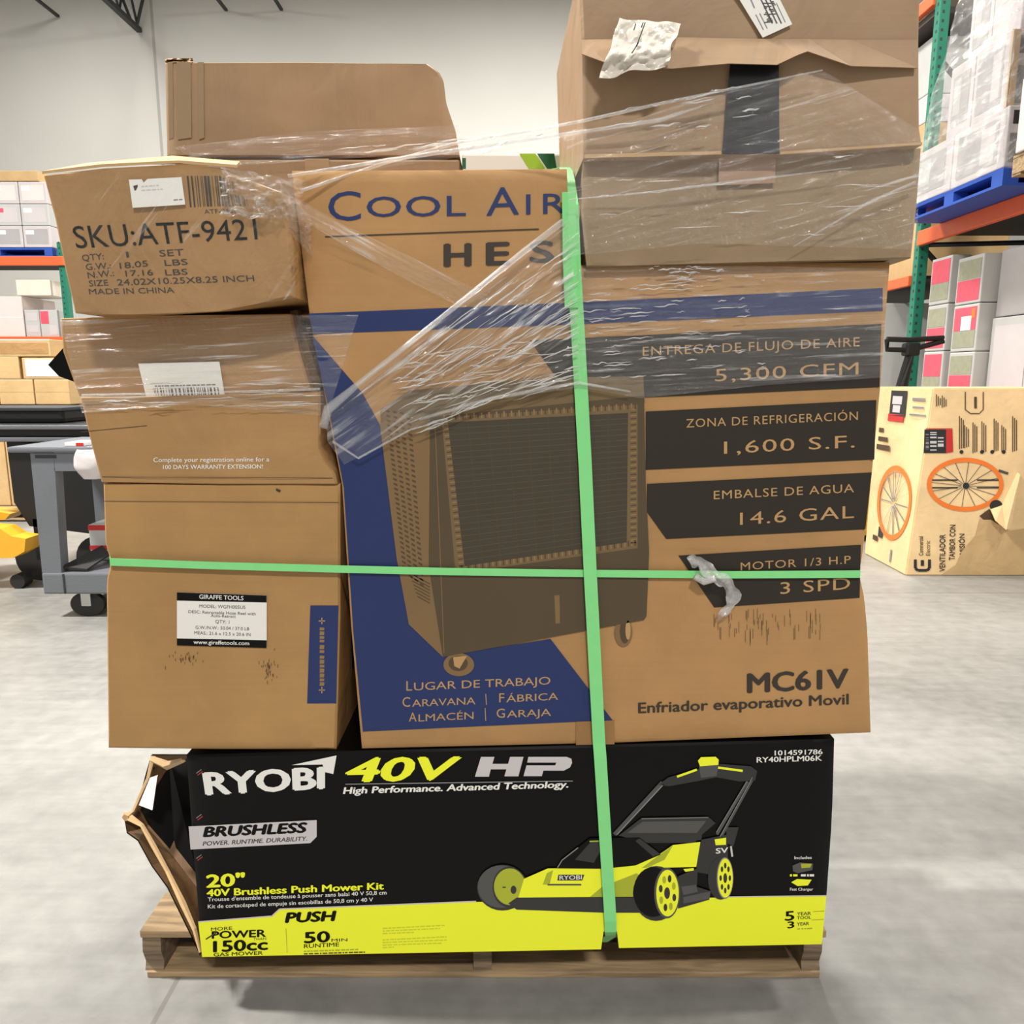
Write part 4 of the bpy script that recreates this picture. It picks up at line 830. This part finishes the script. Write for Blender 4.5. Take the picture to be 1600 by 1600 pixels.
for k, (h, y1, ym, y0, dx_) in enumerate([(.44, 7.58, 6.88, 6.16, 0), (.57, 7.08, 6.72, 6.28, .03), (.56, 6.98, 6.66, 6.3, .10)]):
    bg_box('wrapped_carton', 'white film-wrapped carton, %s tier at far end of the blue pallet' % nm[k], 3.71 + dx_, 4.85, ym + .01, y1, z, z + h - .005, PINKW, [('l', .15, .85, .15, .85, GREYW), ('l', .2, .5, .3, .8, LGREY)], 'wrapped cartons on the upper right rack')
    bg_box('wrapped_carton', 'white carton with dark label square, %s tier at near end of the blue pallet' % nm[k] if k < 2 else 'white carton with pale red print, upper tier at near end of the blue pallet', 3.71 + dx_, 4.85, y0, ym, z, z + h - .005, PINKW, [('l', .1, .86, .12, .88, GREYW), ('l', .55, .8, .2, .8, SILVER), ('f', .03, .13, .7, .92, G1), ('f', .02, .12, .08, .55, G3)] if k < 2 else [('l', .3, .6, .5, .9, PINKISH)], 'wrapped cartons on the upper right rack')
    z += h
mb = MB(); mb.prism([(3.752, 6.262, 3.43), (3.80, 6.262, 3.43), (3.80, 6.262, 3.97), (3.752, 6.262, 3.97)], (0, .004, 0), K_LIGHT)
mb.prism([(3.742, 6.262, 3.43), (3.746, 6.262, 3.43), (3.746, 6.262, 3.97), (3.742, 6.262, 3.97)], (-.002, .10, 0), K_LIGHT)
tag(mb.build('corner_board', origin=(3.77, 6.26, 3.43)), 'tan cardboard corner strip on the near end of the wrapped cartons', 'cardboard strip')
z = 2.99
for k, h in enumerate((.50, .52, .55)):
    bg_box('wrapped_carton', 'film-wrapped pinkish carton, %s tier at the right frame edge' % nm[k], 3.60 + .02 * k, 4.7, 4.95, 5.86, z, z + h - .005, PINKW, [('l', .2, .8, .2, .8, PINKISH)], 'wrapped cartons on the upper right rack'); z += h
# loose film wound round the upper load
FW = film('film_load_wrap', .7, .10, .4, 8, 22, .12, 1.0, thr=.48, gl_=.12)
mb = MB()
def wrapl(q, v_):
    y = 7.62 - 1.50 * q; zt_ = 3.45 + min(1, max(0, (7.45 - y) * 2.2)) * 1.05; z_ = 2.96 + (zt_ - 2.96) * v_
    x = 3.68 + .10 * max(0, v_ - .6) - .02 - .035 * noise.noise(Vector((y * 3, z_ * 3, 2))) - .02 * noise.noise(Vector((y * 9 + z_ * 5, z_ * 9, 5))); return Vector((x, y, z_))
mb.add(*sheet(wrapl, 50, 46), FW)
def wrapf(q, v_): return Vector((3.68 + .10 * max(0, v_ - .6) + .16 * q, 6.12 + .12 * min(1, v_ * 2) - .015 * noise.noise(Vector((q * 5, v_ * 9, 3))), 2.96 + 1.5 * v_))
mb.add(*sheet(wrapf, 8, 40), FW); tag(mb.build('load_wrap', origin=(3.68, 6.8, 2.96), smooth=0), 'hazy film wrapped round the white cartons on the blue pallet', 'film')
# beyond the post
bg_box('grey_carton', 'pale grey carton beyond the green post, upper of two', 4.22, 5.2, 8.4, 9.4, 4.25, 4.78, LGREY, [('f', 0, 1, .78, .8, SILVER), ('f', 0, 1, .5, .52, SILVER)])
bg_box('grey_carton', 'white wrapped carton beyond the green post, under the pale grey carton', 4.22, 5.2, 8.4, 9.4, 3.98, 4.245, PINKW, [('f', .0, .4, .5, .9, SILVER)])
bg_box('grey_carton', 'tan carton base beyond the green post, above the far orange beam', 4.22, 5.2, 8.4, 9.4, 2.435, 3.975, K_LIGHT)
bg_box('shaded_underside', 'dark block as shaded shelf underside behind the green post, under the topmost far beam', 4.18, 5.2, 8.5, 9.5, 4.925, 5.5, DARKBROWN)  # dark brown block stands in for the shade under the shelf
# lower shelf
for q, (y0, y1, nmx) in enumerate([(7.45, 7.80, 'beside the green post'), (6.95, 7.34, 'in the second column from the post')]):
    z = 1.225
    for k in range(3):
        h = .44 if q == 0 else .42
        m = [('l', .06, .94, .45, .94, PINKB), ('l', .06, .94, .08, .44, SAGE)] if (k + q) % 2 == 0 else [('l', .06, .94, .06, .5, PINKB), ('l', .06, .94, .52, .92, SAGE)]
        if k == 1 and q == 1: m += [('l', .35, .75, .45, .75, WHITE), ('l', .75, .88, .7, .9, ORANGE_INK)]
        bg_box('red_printed_carton', 'white carton with red print %s, %s tier' % (nmx, nm[k]), 4.1, 4.28 + .6 * q, y0, y1, z, z + h - .006, LGREY, m, 'red and white cartons on the lower right shelf'); z += h
bg_box('large_grey_carton', 'large plain grey carton under the orange beam at right', 4.22, 5.2, 6.45, 6.9, 1.93, 2.49, GREYW)
bg_box('framed_print_carton', 'white carton with lilac picture, low at the right edge behind the fan carton', 4.2, 4.55, 6.35, 6.9, 1.225, 1.92, LGREY, [('f', .06, .5, .1, .85, LILAC), ('f', .55, .95, .1, .5, SAGE), ('f', .55, .95, .66, .86, WHITE), ('l', .1, .9, .1, .9, SILVER)])
bg_box('framed_print_carton', 'pale film-covered carton at the far right edge of the lower shelf', 4.56, 5.2, 6.35, 6.9, 1.225, 1.92, GREYW, [('f', .1, .6, .2, .7, SILVER)])
mb = MB()
def drape(s, q): return Vector((4.18 + .42 * s + .05 * noise.noise(Vector((s * 4, q * 4, 1))), 6.30 - .05 * noise.noise(Vector((s * 6, q * 6, 4))), 2.0 - (.42 - .2 * s) * q + .25 * s * (1 - q)))
mb.add(*sheet(drape, 20, 16), film('film_drape', .5, .55, .4, 12, 16, .15, 1)); tag(mb.build('loose_film', origin=(4.3, 6.3, 1.9), smooth=0), 'loose white film bunched over the lilac picture carton', 'film')
bg_box('grey_floor_carton', 'grey carton behind the pallet truck handle, left of the green post', 3.95, 5.0, 8.55, 9.4, 1.03, 2.2, LGREY, [('f', .3, .34, .1, .9, SILVER)])
# ---- fan carton
xf, yf = 2.85, 5.40
tl = on_y(1452, 606, yf); zt = tl.z; xr = xf + 1.0
t = thing('drum_fan_box', 'tan carton printed with orange fan wheels, standing on the floor at right', 'box', (xf + .5, yf + .35, 0))
mb = MB(); lean = .075
bm = bmesh.new(); co = [(xf, yf, 0), (xr, yf, 0), (xr, yf + .7, 0), (xf + .02, yf + .7, 0), (xf + lean, yf, zt), (xr + lean, yf, zt), (xr + lean, yf + .7, zt), (xf + .02, yf + .7, zt)]
vs = [bm.verts.new(c) for c in co]
for f in ((3, 2, 1, 0), (4, 5, 6, 7), (0, 1, 5, 4), (1, 2, 6, 5), (2, 3, 7, 6), (3, 0, 4, 7)): bm.faces.new([vs[i] for i in f])
bmesh.ops.bevel(bm, geom=bm.edges[:], offset=.008, segments=2, affect='EDGES'); mb.bm(bm, K_FAN); mb.build('carton', t)
P = Print(yf, .003)
P.ring(1508, 757, 60, 42, 7, ORANGE_INK, 0)
for k in range(16): a = k * math.pi / 8 + .1; P.line((1508 + 6 * math.cos(a), 759 + 4 * math.sin(a)), (1508 + 53 * math.cos(a), 757 + 35 * math.sin(a)), .9, G2)
for y in (750, 762): P.line((1456, y), (1496, y), 2, G1); P.line((1526, y), (1560, y), 2, G1)
P.ell(1509, 759, 5, 5, G1, .0006); P.ell(1556, 790, 10, 9, G1, .0006); P.line((1560, 735), (1575, 740), 4, G2)
P.poly([(1444, 671), (1478, 671), (1478, 708), (1443, 708)], G1); P.poly([(1478, 671), (1488, 671), (1489, 706), (1478, 708)], RED)
P.bars(((1446, 678), (1446, 702), (1451, 702), (1451, 678)), G3, 7, .0004, 1); P.bars(((1453, 675), (1453, 705), (1463, 705), (1463, 675)), SILVER, 8, .0004, 2, .7); P.bars(((1465, 683), (1465, 699), (1474, 699), (1474, 683)), SILVER, 5, .0004, 3, .7)
P.pline([(1446, 670), (1488, 670)], 1.5, RED, .0003)
for k, (x, y0, y1) in enumerate([(1466, 635, 616), (1475, 637, 618), (1502, 702, 650), (1510, 700, 664), (1523, 708, 660), (1537, 708, 658), (1556, 706, 654), (1568, 706, 664), (1585, 706, 650)]): 
    for j in range(3): P.line((x + j * 3 - 3, y0 - j), (x + j * 3 - 3, y1 + 3 * j), 1.3, INKB)
for x in (1502, 1534, 1550, 1568): P.ell(x, 706, 3, 3, G1, .0003)
P.pline([(1508, 612), (1508, 640), (1516, 646), (1530, 646), (1536, 640), (1536, 612)], 1.5, INKB); P.line((1524, 620), (1524, 638), 4, INKB)
# logo, lettering set sideways
P.pline([(1430, 874), (1430, 888), (1434, 891), (1448, 891), (1452, 888), (1452, 874)], 4.5, G1); P.line((1441, 875), (1441, 884), 5, G1)
P.text('Commercial', 1442, 868, 1442, 838, 6.5, INK, .02, .0003, up=(-6.5, 0)); P.text('Electric', 1453, 868, 1453, 845, 6.5, INK, .0, .0003, up=(-6.5, 0))
P.text('VENTILADOR', 1476, 893, 1477, 835, 8.5, INK, .03, .0003, up=(-8.5, 0)); P.text('TAMBOR CON', 1491, 875, 1493, 820, 8.5, INK, .03, .0003, up=(-8.5, 0)); P.text('MISIÓN', 1507, 866, 1507, 834, 8, INK, .03, .0003, up=(-8, 0))
P.build('printed_lettering', t)
P = Print(yf, .0036); P.poly([(1524, 836), (1530, 812), (1538, 798), (1556, 802), (1566, 822), (1578, 829), (1600, 826), (1640, 830), (1640, 898), (1470, 898), (1494, 882), (1502, 862)], K_TEAR)
P.poly([(1530, 806), (1545, 795), (1552, 800), (1560, 820), (1548, 812), (1536, 812)], INKB, .0004); tr_ = P.build('torn_patch', t)
mb = MB(); fl = [on_y(u, v, y) for u, v, y in [(1548, 796, 5.39), (1566, 790, 5.39), (1590, 738, 5.39), (1594, 742, 5.37), (1580, 824, 5.34), (1572, 828, 5.33), (1556, 814, 5.34)]]; mb.prism(fl, (0, .008, 0), K_FAN); mb.build('torn_flap', t)
# left side print, in metres on the side face
def side_pt(a, zf, e=.003): # a: 0 far edge .. 1 near edge, zf height fraction
    x0 = (xf + .02); x1 = xf + lean * zf; return Vector((x0 + (x1 - x0) * a - e, yf + .7 * (1 - a), zt * zf))
mb = MB(); n = 36
for k in range(n):
    a, b = 2 * math.pi * k / n, 2 * math.pi * (k + 1) / n; g = lambda q, R_: side_pt(.56 + .36 * R_ * math.cos(q), .36 + .21 * R_ * math.sin(q))
    mb.add([g(a, 1), g(b, 1), g(b, .86), g(a, .86)], [[0, 1, 2, 3]], ORANGE_INK)
for k in range(14):
    a = k * math.pi / 7; p, q = side_pt(.56 + .03 * math.cos(a), .36 + .02 * math.sin(a), .0034), side_pt(.56 + .3 * math.cos(a), .36 + .18 * math.sin(a), .0034); dn = Vector((0, -.006, .004)); mb.add([p - dn, q - dn, q + dn, p + dn], [[0, 1, 2, 3]], G3)
def sq(a0, a1, z0, z1, m, e=.003): mb.add([side_pt(a0, z0, e), side_pt(a1, z0, e), side_pt(a1, z1, e), side_pt(a0, z1, e)], [[0, 1, 2, 3]], m)
sq(.28, .58, .84, .98, G1); sq(.26, .56, .81, .85, RED); sq(.34, .48, .86, .9, SILVER, .0036); sq(.32, .5, .905, .95, SILVER, .0036)
sq(.68, .9, .93, .945, G3); sq(.7, .9, .89, .9, G3); sq(.66, .95, .85, .86, G3); sq(.1, .2, .74, .765, INKB); sq(.1, .3, .69, .715, INKB); sq(.08, .36, .64, .67, INKB); sq(.3, .4, .14, .2, G1); sq(.18, .3, .11, .14, INKB); sq(.62, .66, .03, .1, G3)
mb.build('printed_side_panel', t)
# ---- pallet truck handle between fan carton and rack
t = thing('pallet_truck', 'black pallet truck handle rising behind the fan carton near the green post', 'pallet truck', (3.4, 6.8, 0))
c = on_y(1424, 545, 6.6); bs = Vector((3.28, 6.7, .25))
mb = MB(); mb.tube([c, (c.x - .05, 6.62, 1.3), bs], [.035, .05, .05], BINB, 10); mb.build('shaft', t)
mb = MB(); P_ = [on_y(u, v, 6.6) for u, v in [(1386, 530), (1420, 531), (1474, 528), (1474, 533), (1440, 542), (1420, 547), (1386, 546), (1386, 530)]]; mb.tube(P_, .022, BINB, 8); mb.build('handle', t)
mb = MB(); mb.box(c.x - .06, c.x + .06, 6.56, 6.66, c.z - .06, c.z + .05, BINB, .02); mb.build('control_head', t)
mb = MB(); mb.box(3.0, 3.6, 6.55, 6.95, .05, .5, JACKY, .04); mb.build('body', t)
for dx in (0, .4):
    mb = MB(); mb.box(3.03 + dx, 3.2 + dx, 6.9, 8.0, .05, .11, BINB, .01); mb.build('fork', t)
mb = MB(); mb.cyl((3.2, 6.75, .09), 'x', .09, .1, RUBBER); mb.build('wheel', t)
mb = MB(); mb.cyl((3.3, 7.9, .03), 'x', .03, .4, RUBBER); mb.build('wheel', t)
# ---- left background rack
XL = -6.83
z0 = 3.06
rack('distant green and orange pallet rack at the left edge', [(XL + .02, 12.0, 3.4)], [(-11.28, XL + .12, 11.95, 12.02, z0, z0 + .13), (-11.28, XL + .12, 11.95, 12.02, 1.9, 2.02)], [(-11.28, XL + .1, 12.02, 13.2, z0 + .09, z0 + .12), (-11.28, XL + .1, 12.02, 13.2, 1.97, 2.0)], [], (-8.28, 12.5, 0))
blue_pallet(-7.78, -6.88, 12.0, 13.1, z0 + .13, 'small blue pallet on the distant left rack beam'); blue_pallet(-9.18, -7.83, 12.0, 13.1, z0 + .13, 'second blue pallet on the distant left rack at the frame edge')
zz = z0 + .265
for c_ in range(2):
    for k in range(3):
        x0 = -7.71 + c_ * .42
        bg_box('distant_carton', 'distant white carton on left rack, %s tier, %s column of the near load' % (nm[k], ['left', 'right'][c_]), x0, x0 + .41, 12.0, 12.9, zz + k * .31, zz + k * .31 + .305, PINKW if k != 1 else LGREY, [('f', .1, .9, .15, .85, [GREYW, SILVER, PINKISH][k]), ('f', .1, .4, .6, .8, PINKB if k == 1 and c_ == 0 else WHITE)], 'distant cartons on the left rack')
bg_box('distant_carton', 'tan carton lying on top of the distant white cartons', -7.73, -6.98, 12.0, 12.9, zz + .935, zz + 1.08, K_LIGHT)
for k in range(3): bg_box('distant_carton', 'distant carton at the left frame edge on the rack, %s tier' % nm[k], -8.53, -7.90, 12.0, 12.9, zz + k * .32, zz + k * .32 + .315, [LGREY, PINKW, K_LIGHT][k], [('f', .2, .95, .2, .8, [SILVER, PINKB, WHITE][k])], 'distant cartons on the left rack')
bg_box('distant_wrapped_load', 'pinkish wrapped load on the lower shelf at the left frame edge', -8.68, -7.44, 12.03, 12.9, 2.005, 2.62, PINKISH, [('f', 0, 1, .48, .5, WHITE)])
bg_box('distant_carton', 'small white carton with red print on lower left shelf, left of pair', -7.42, -7.20, 12.03, 12.6, 2.005, 2.42, LGREY, [('f', .1, .9, .2, .45, SILVER), ('f', .1, .9, .6, .9, SILVER)], 'small cartons on the lower left shelf')
bg_box('distant_carton', 'small white carton with red print on lower left shelf, right of pair', -7.19, -6.92, 12.03, 12.6, 2.005, 2.42, LGREY, [('f', .05, .5, .5, .95, PINKB), ('f', .5, .95, .1, .45, SILVER)], 'small cartons on the lower left shelf')
bg_box('distant_carton', 'cream carton on the small red and white cartons of the lower left shelf', -7.50, -6.98, 12.03, 12.6, 2.63, 2.86, plain('carton_cream', (222, 212, 196), .6))
# ---- brown cartons on a pallet, left middle distance
wood_pallet(-5.85, -4.35, 7.5, 1.1, .14, 'wooden pallet under the brown cartons at far left')
def bx(u0, u1, v0, v1, Y): a, b = on_y(u0, v0, Y), on_y(u1, v1, Y); return a.x, b.x, a.z, b.z
x0, x1, za, zb = bx(-60, 112, 592, 632, 7.6)
W3 = (x1 - x0) / 3
for k in range(3):
    bg_box('brown_carton', 'large brown carton at floor level behind the black bin, %s of three' % ['left', 'middle', 'right'][k], x0 + k * W3, x0 + (k + 1) * W3 - .01, 7.6, 8.4, .145, zb - .01, K_LIGHT, group='brown cartons at the far left')
    bg_box('brown_carton', 'film-wrapped brown carton above the black bin, %s of three' % ['left', 'middle', 'right'][k], x0 + k * W3, x0 + (k + 1) * W3 - .01, 7.6, 8.4, zb, za - .005, K_LIGHT, [('f', 0, 1, .5, .52, K_TEAR)], group='brown cartons at the far left')
a, b, zt_, zb_ = bx(-60, 32, 556, 592, 7.6); bg_box('brown_carton', 'brown carton beside the white tray carton at the left frame edge', a, b, 7.6, 8.3, za, zt_ - .005, K_LIGHT)
a, b, zt_, zb_ = bx(33, 100, 558, 592, 7.6); bg_box('tray_carton', 'open tan carton holding white packing, second row above the bin', a, b, 7.6, 8.3, za, zt_ - .005, K_LIGHT, [('f', .08, .95, .12, .92, WHITE)])
a, b, zt2, zb_ = bx(-40, 80, 530, 556, 7.6); bg_box('tray_carton', 'shallow tan tray carton topping the brown cartons at left', a, b, 7.6, 8.2, zt_ + .005, zt2, K_LIGHT, [('f', .05, .97, .15, .8, K_MID), ('f', 0, 1, .94, 1, WHITE)])
# ---- black tilt bin
t = thing('black_bin_truck', 'large black wheeled bin behind the grey cart', 'bin', (-3.4, 5.6, 0))
x0, x1, za, zb = bx(-70, 168, 664, 690, 5.2)
mb = MB(); mb.box(x0, x1, 5.2, 6.2, zb + .02, za, BINB, .02); mb.build('rim', t)
mb = MB(); mb.box(x0 - .01, x1 + .01, 5.17, 5.2, za - .03, za, BINR, .008); mb.box(x0 - .01, x1 + .01, 5.17, 5.2, zb + .0, zb + .03, BINR, .008); mb.build('rim_trim', t)
L0 = on_y(10, 690, 5.22); L1 = on_y(22, 785, 5.22); R0 = on_y(162, 700, 5.22); R1 = on_y(158, 836, 5.22); L2 = on_y(46, 822, 5.22)
mb = MB(); mb.prism([L0, L1, L2, R1, R0], (0, .9, 0), BINB); mb.build('hopper', t)
for u in (54, 150):
    p = on_y(u, 850, 5.25); mb = MB(); mb.cyl((p.x, 5.3, .16), 'y', .16, .06, RUBBER, 24); mb.build('wheel', t)
mb = MB(); a, b = on_y(52, 822, 5.22), on_y(56, 850, 5.22); mb.box(a.x, a.x + .06, 5.22, 5.3, .16, a.z + .05, BINB); mb.build('wheel_bracket', t)
a, b, zt_, _ = bx(-60, 112, 637, 664, 5.5); 
tb = thing('black_tote', 'black plastic tote lying across the black wheeled bin', 'tote', ((a + b) / 2, 5.6, za)); mb = MB(); mb.box(a, b, 5.4, 5.9, za + .002, zt_, BINB, .03); mb.build('tote_body', tb); mb = MB(); mb.box(a - .01, b + .01, 5.39, 5.91, zt_ - .02, zt_ + .004, STEEL, .005); mb.build('tote_rim', tb)
# ---- grey service cart
yc = 4.4
t = thing('grey_service_cart', 'grey plastic service cart with caster, left of the stacked load', 'cart', (-2.4, 4.8, 0))
def pz(u, v): return on_y(u, v, yc)
mb = MB(); a = pz(13, 698); b = pz(13, 707); xe = pz(330, 700).x
mb.box(a.x, xe, yc - .02, yc + .75, b.z, a.z, CARTG, .012); mb.build('top_shelf', t)
mb = MB(); mb.prism([pz(*p) for p in [(84, 706), (330, 706), (330, 736), (85, 736)]], (0, .03, 0), CARTG); mb.build('apron', t)
mb = MB(); mb.prism([pz(*p) for p in [(47, 708), (84, 708), (96, 897), (66, 897)]], (0, .08, 0), CARTG); mb.build('leg', t)
mb = MB(); mb.prism([pz(*p) for p in [(268, 708), (300, 708), (300, 897), (268, 897)]], (0, .08, 0), CARTG); mb.build('leg', t)
mb = MB(); mb.prism([p + Vector((0, .62, 0)) for p in [pz(*p) for p in [(47, 708), (84, 708), (96, 897), (66, 897)]]], (0, .08, 0), CARTG); mb.build('leg', t)
mb = MB(); a, b = pz(66, 895), pz(75, 928); mb.box(a.x, xe, yc - .01, yc + .72, b.z, a.z, CARTG, .012); mb.build('bottom_shelf', t)
mb = MB(); p = pz(102, 912); mb.box(p.x - .005, p.x + .005, yc - .014, yc, b.z + .005, a.z - .005, STEEL); mb.box(pz(55, 713).x, pz(88, 713).x, yc - .003, yc + .01, pz(60, 716).z, pz(60, 711).z, STEEL, .001); mb.build('cart_badge', t)
for u in (130, 290):
    p = pz(u, 946); rw = p.z if False else .075
    mb = MB(); mb.cyl((p.x, yc + .06, rw), 'y', rw, .035, RUBBER, 28, 1.35); w_ = mb.build('caster_wheel', t); mb = MB(); mb.box(p.x - .03, p.x + .03, yc + .03, yc + .09, rw - .01, b.z + .002, CHROME, .006); mb.build('caster_fork', t)
a = pz(96, 868)
bg_box('red_edged_box', 'flat white box with red edges on the lower shelf of the grey cart', pz(94, 840).x, pz(240, 840).x, yc + .3, yc + .6, pz(75, 895).z + .002, pz(94, 832).z - .01, LGREY, [('f', 0, 1, .84, .98, RED), ('f', 0, 1, .3, .42, RED)])
mb = MB(); P_ = [on_y(u, v, y) for u, v, y in [(96, 888, 4.42), (136, 892, 4.42), (172, 868, 4.55), (160, 855, 4.62)]]; mb.prism(P_, (0, 0, .012), RUBBER); tag(mb.build('flat_board', origin=P_[0]), 'black flat board leaning on the lower shelf of the grey cart', 'board')
mb = MB()
def bag(s, q): 
    th = s * 2 * math.pi; rr = .04 + .03 * math.sin(q * 3.1) + .012 * noise.noise(Vector((math.cos(th) * 2, math.sin(th) * 2, q * 4)))
    p = on_y(134 + 10 * q, 702 + 46 * q, yc - .07); return p + Vector((rr * 1.2 * math.cos(th), rr * .7 * math.sin(th), 0))
mb.add(*sheet(bag, 20, 12), PINKW); tag(mb.build('plastic_bag', origin=on_y(134, 748, yc - .07), smooth=0), 'white plastic bag hanging from the top edge of the grey cart', 'bag')
bg_box('red_white_packet', 'small red and white packet on top of the grey cart', pz(98, 697).x, pz(128, 697).x, yc + .02, yc + .2, pz(13, 698).z + .001, pz(13, 698).z + .022, WHITE, [('f', .6, 1, 0, 1, RED)], cat='packet', r=.003)
# ---- yellow pallet jack at the left edge
t = thing('yellow_pallet_jack', 'yellow pallet jack on the floor at the left frame edge', 'pallet jack', (-3.7, 5.1, 0))
yj = 5.0
mb = MB(); mb.prism([on_y(*p, yj) for p in [(-60, 822), (0, 826), (18, 838), (40, 842), (38, 862), (20, 872), (-60, 873)]], (0, .16, 0), JACKY); mb.build('fork', t)
mb = MB(); mb.prism([on_y(*p, yj + .3) for p in [(-60, 795), (0, 800), (16, 803), (8, 812), (-60, 818)]], (0, .16, 0), JACKY); mb.build('upper_arm', t)
p = on_y(22, 866, yj + .05); mb = MB(); mb.cyl((p.x, yj + .1, .05), 'y', .05, .1, RUBBER, 20); mb.build('wheel', t)
p = on_y(-40, 800, yj + .4); mb = MB(); mb.box(p.x - .2, p.x + .06, yj, yj + .5, .1, .62, JACKY, .03); mb.build('body', t)

bpy.data.objects.remove(_ob)
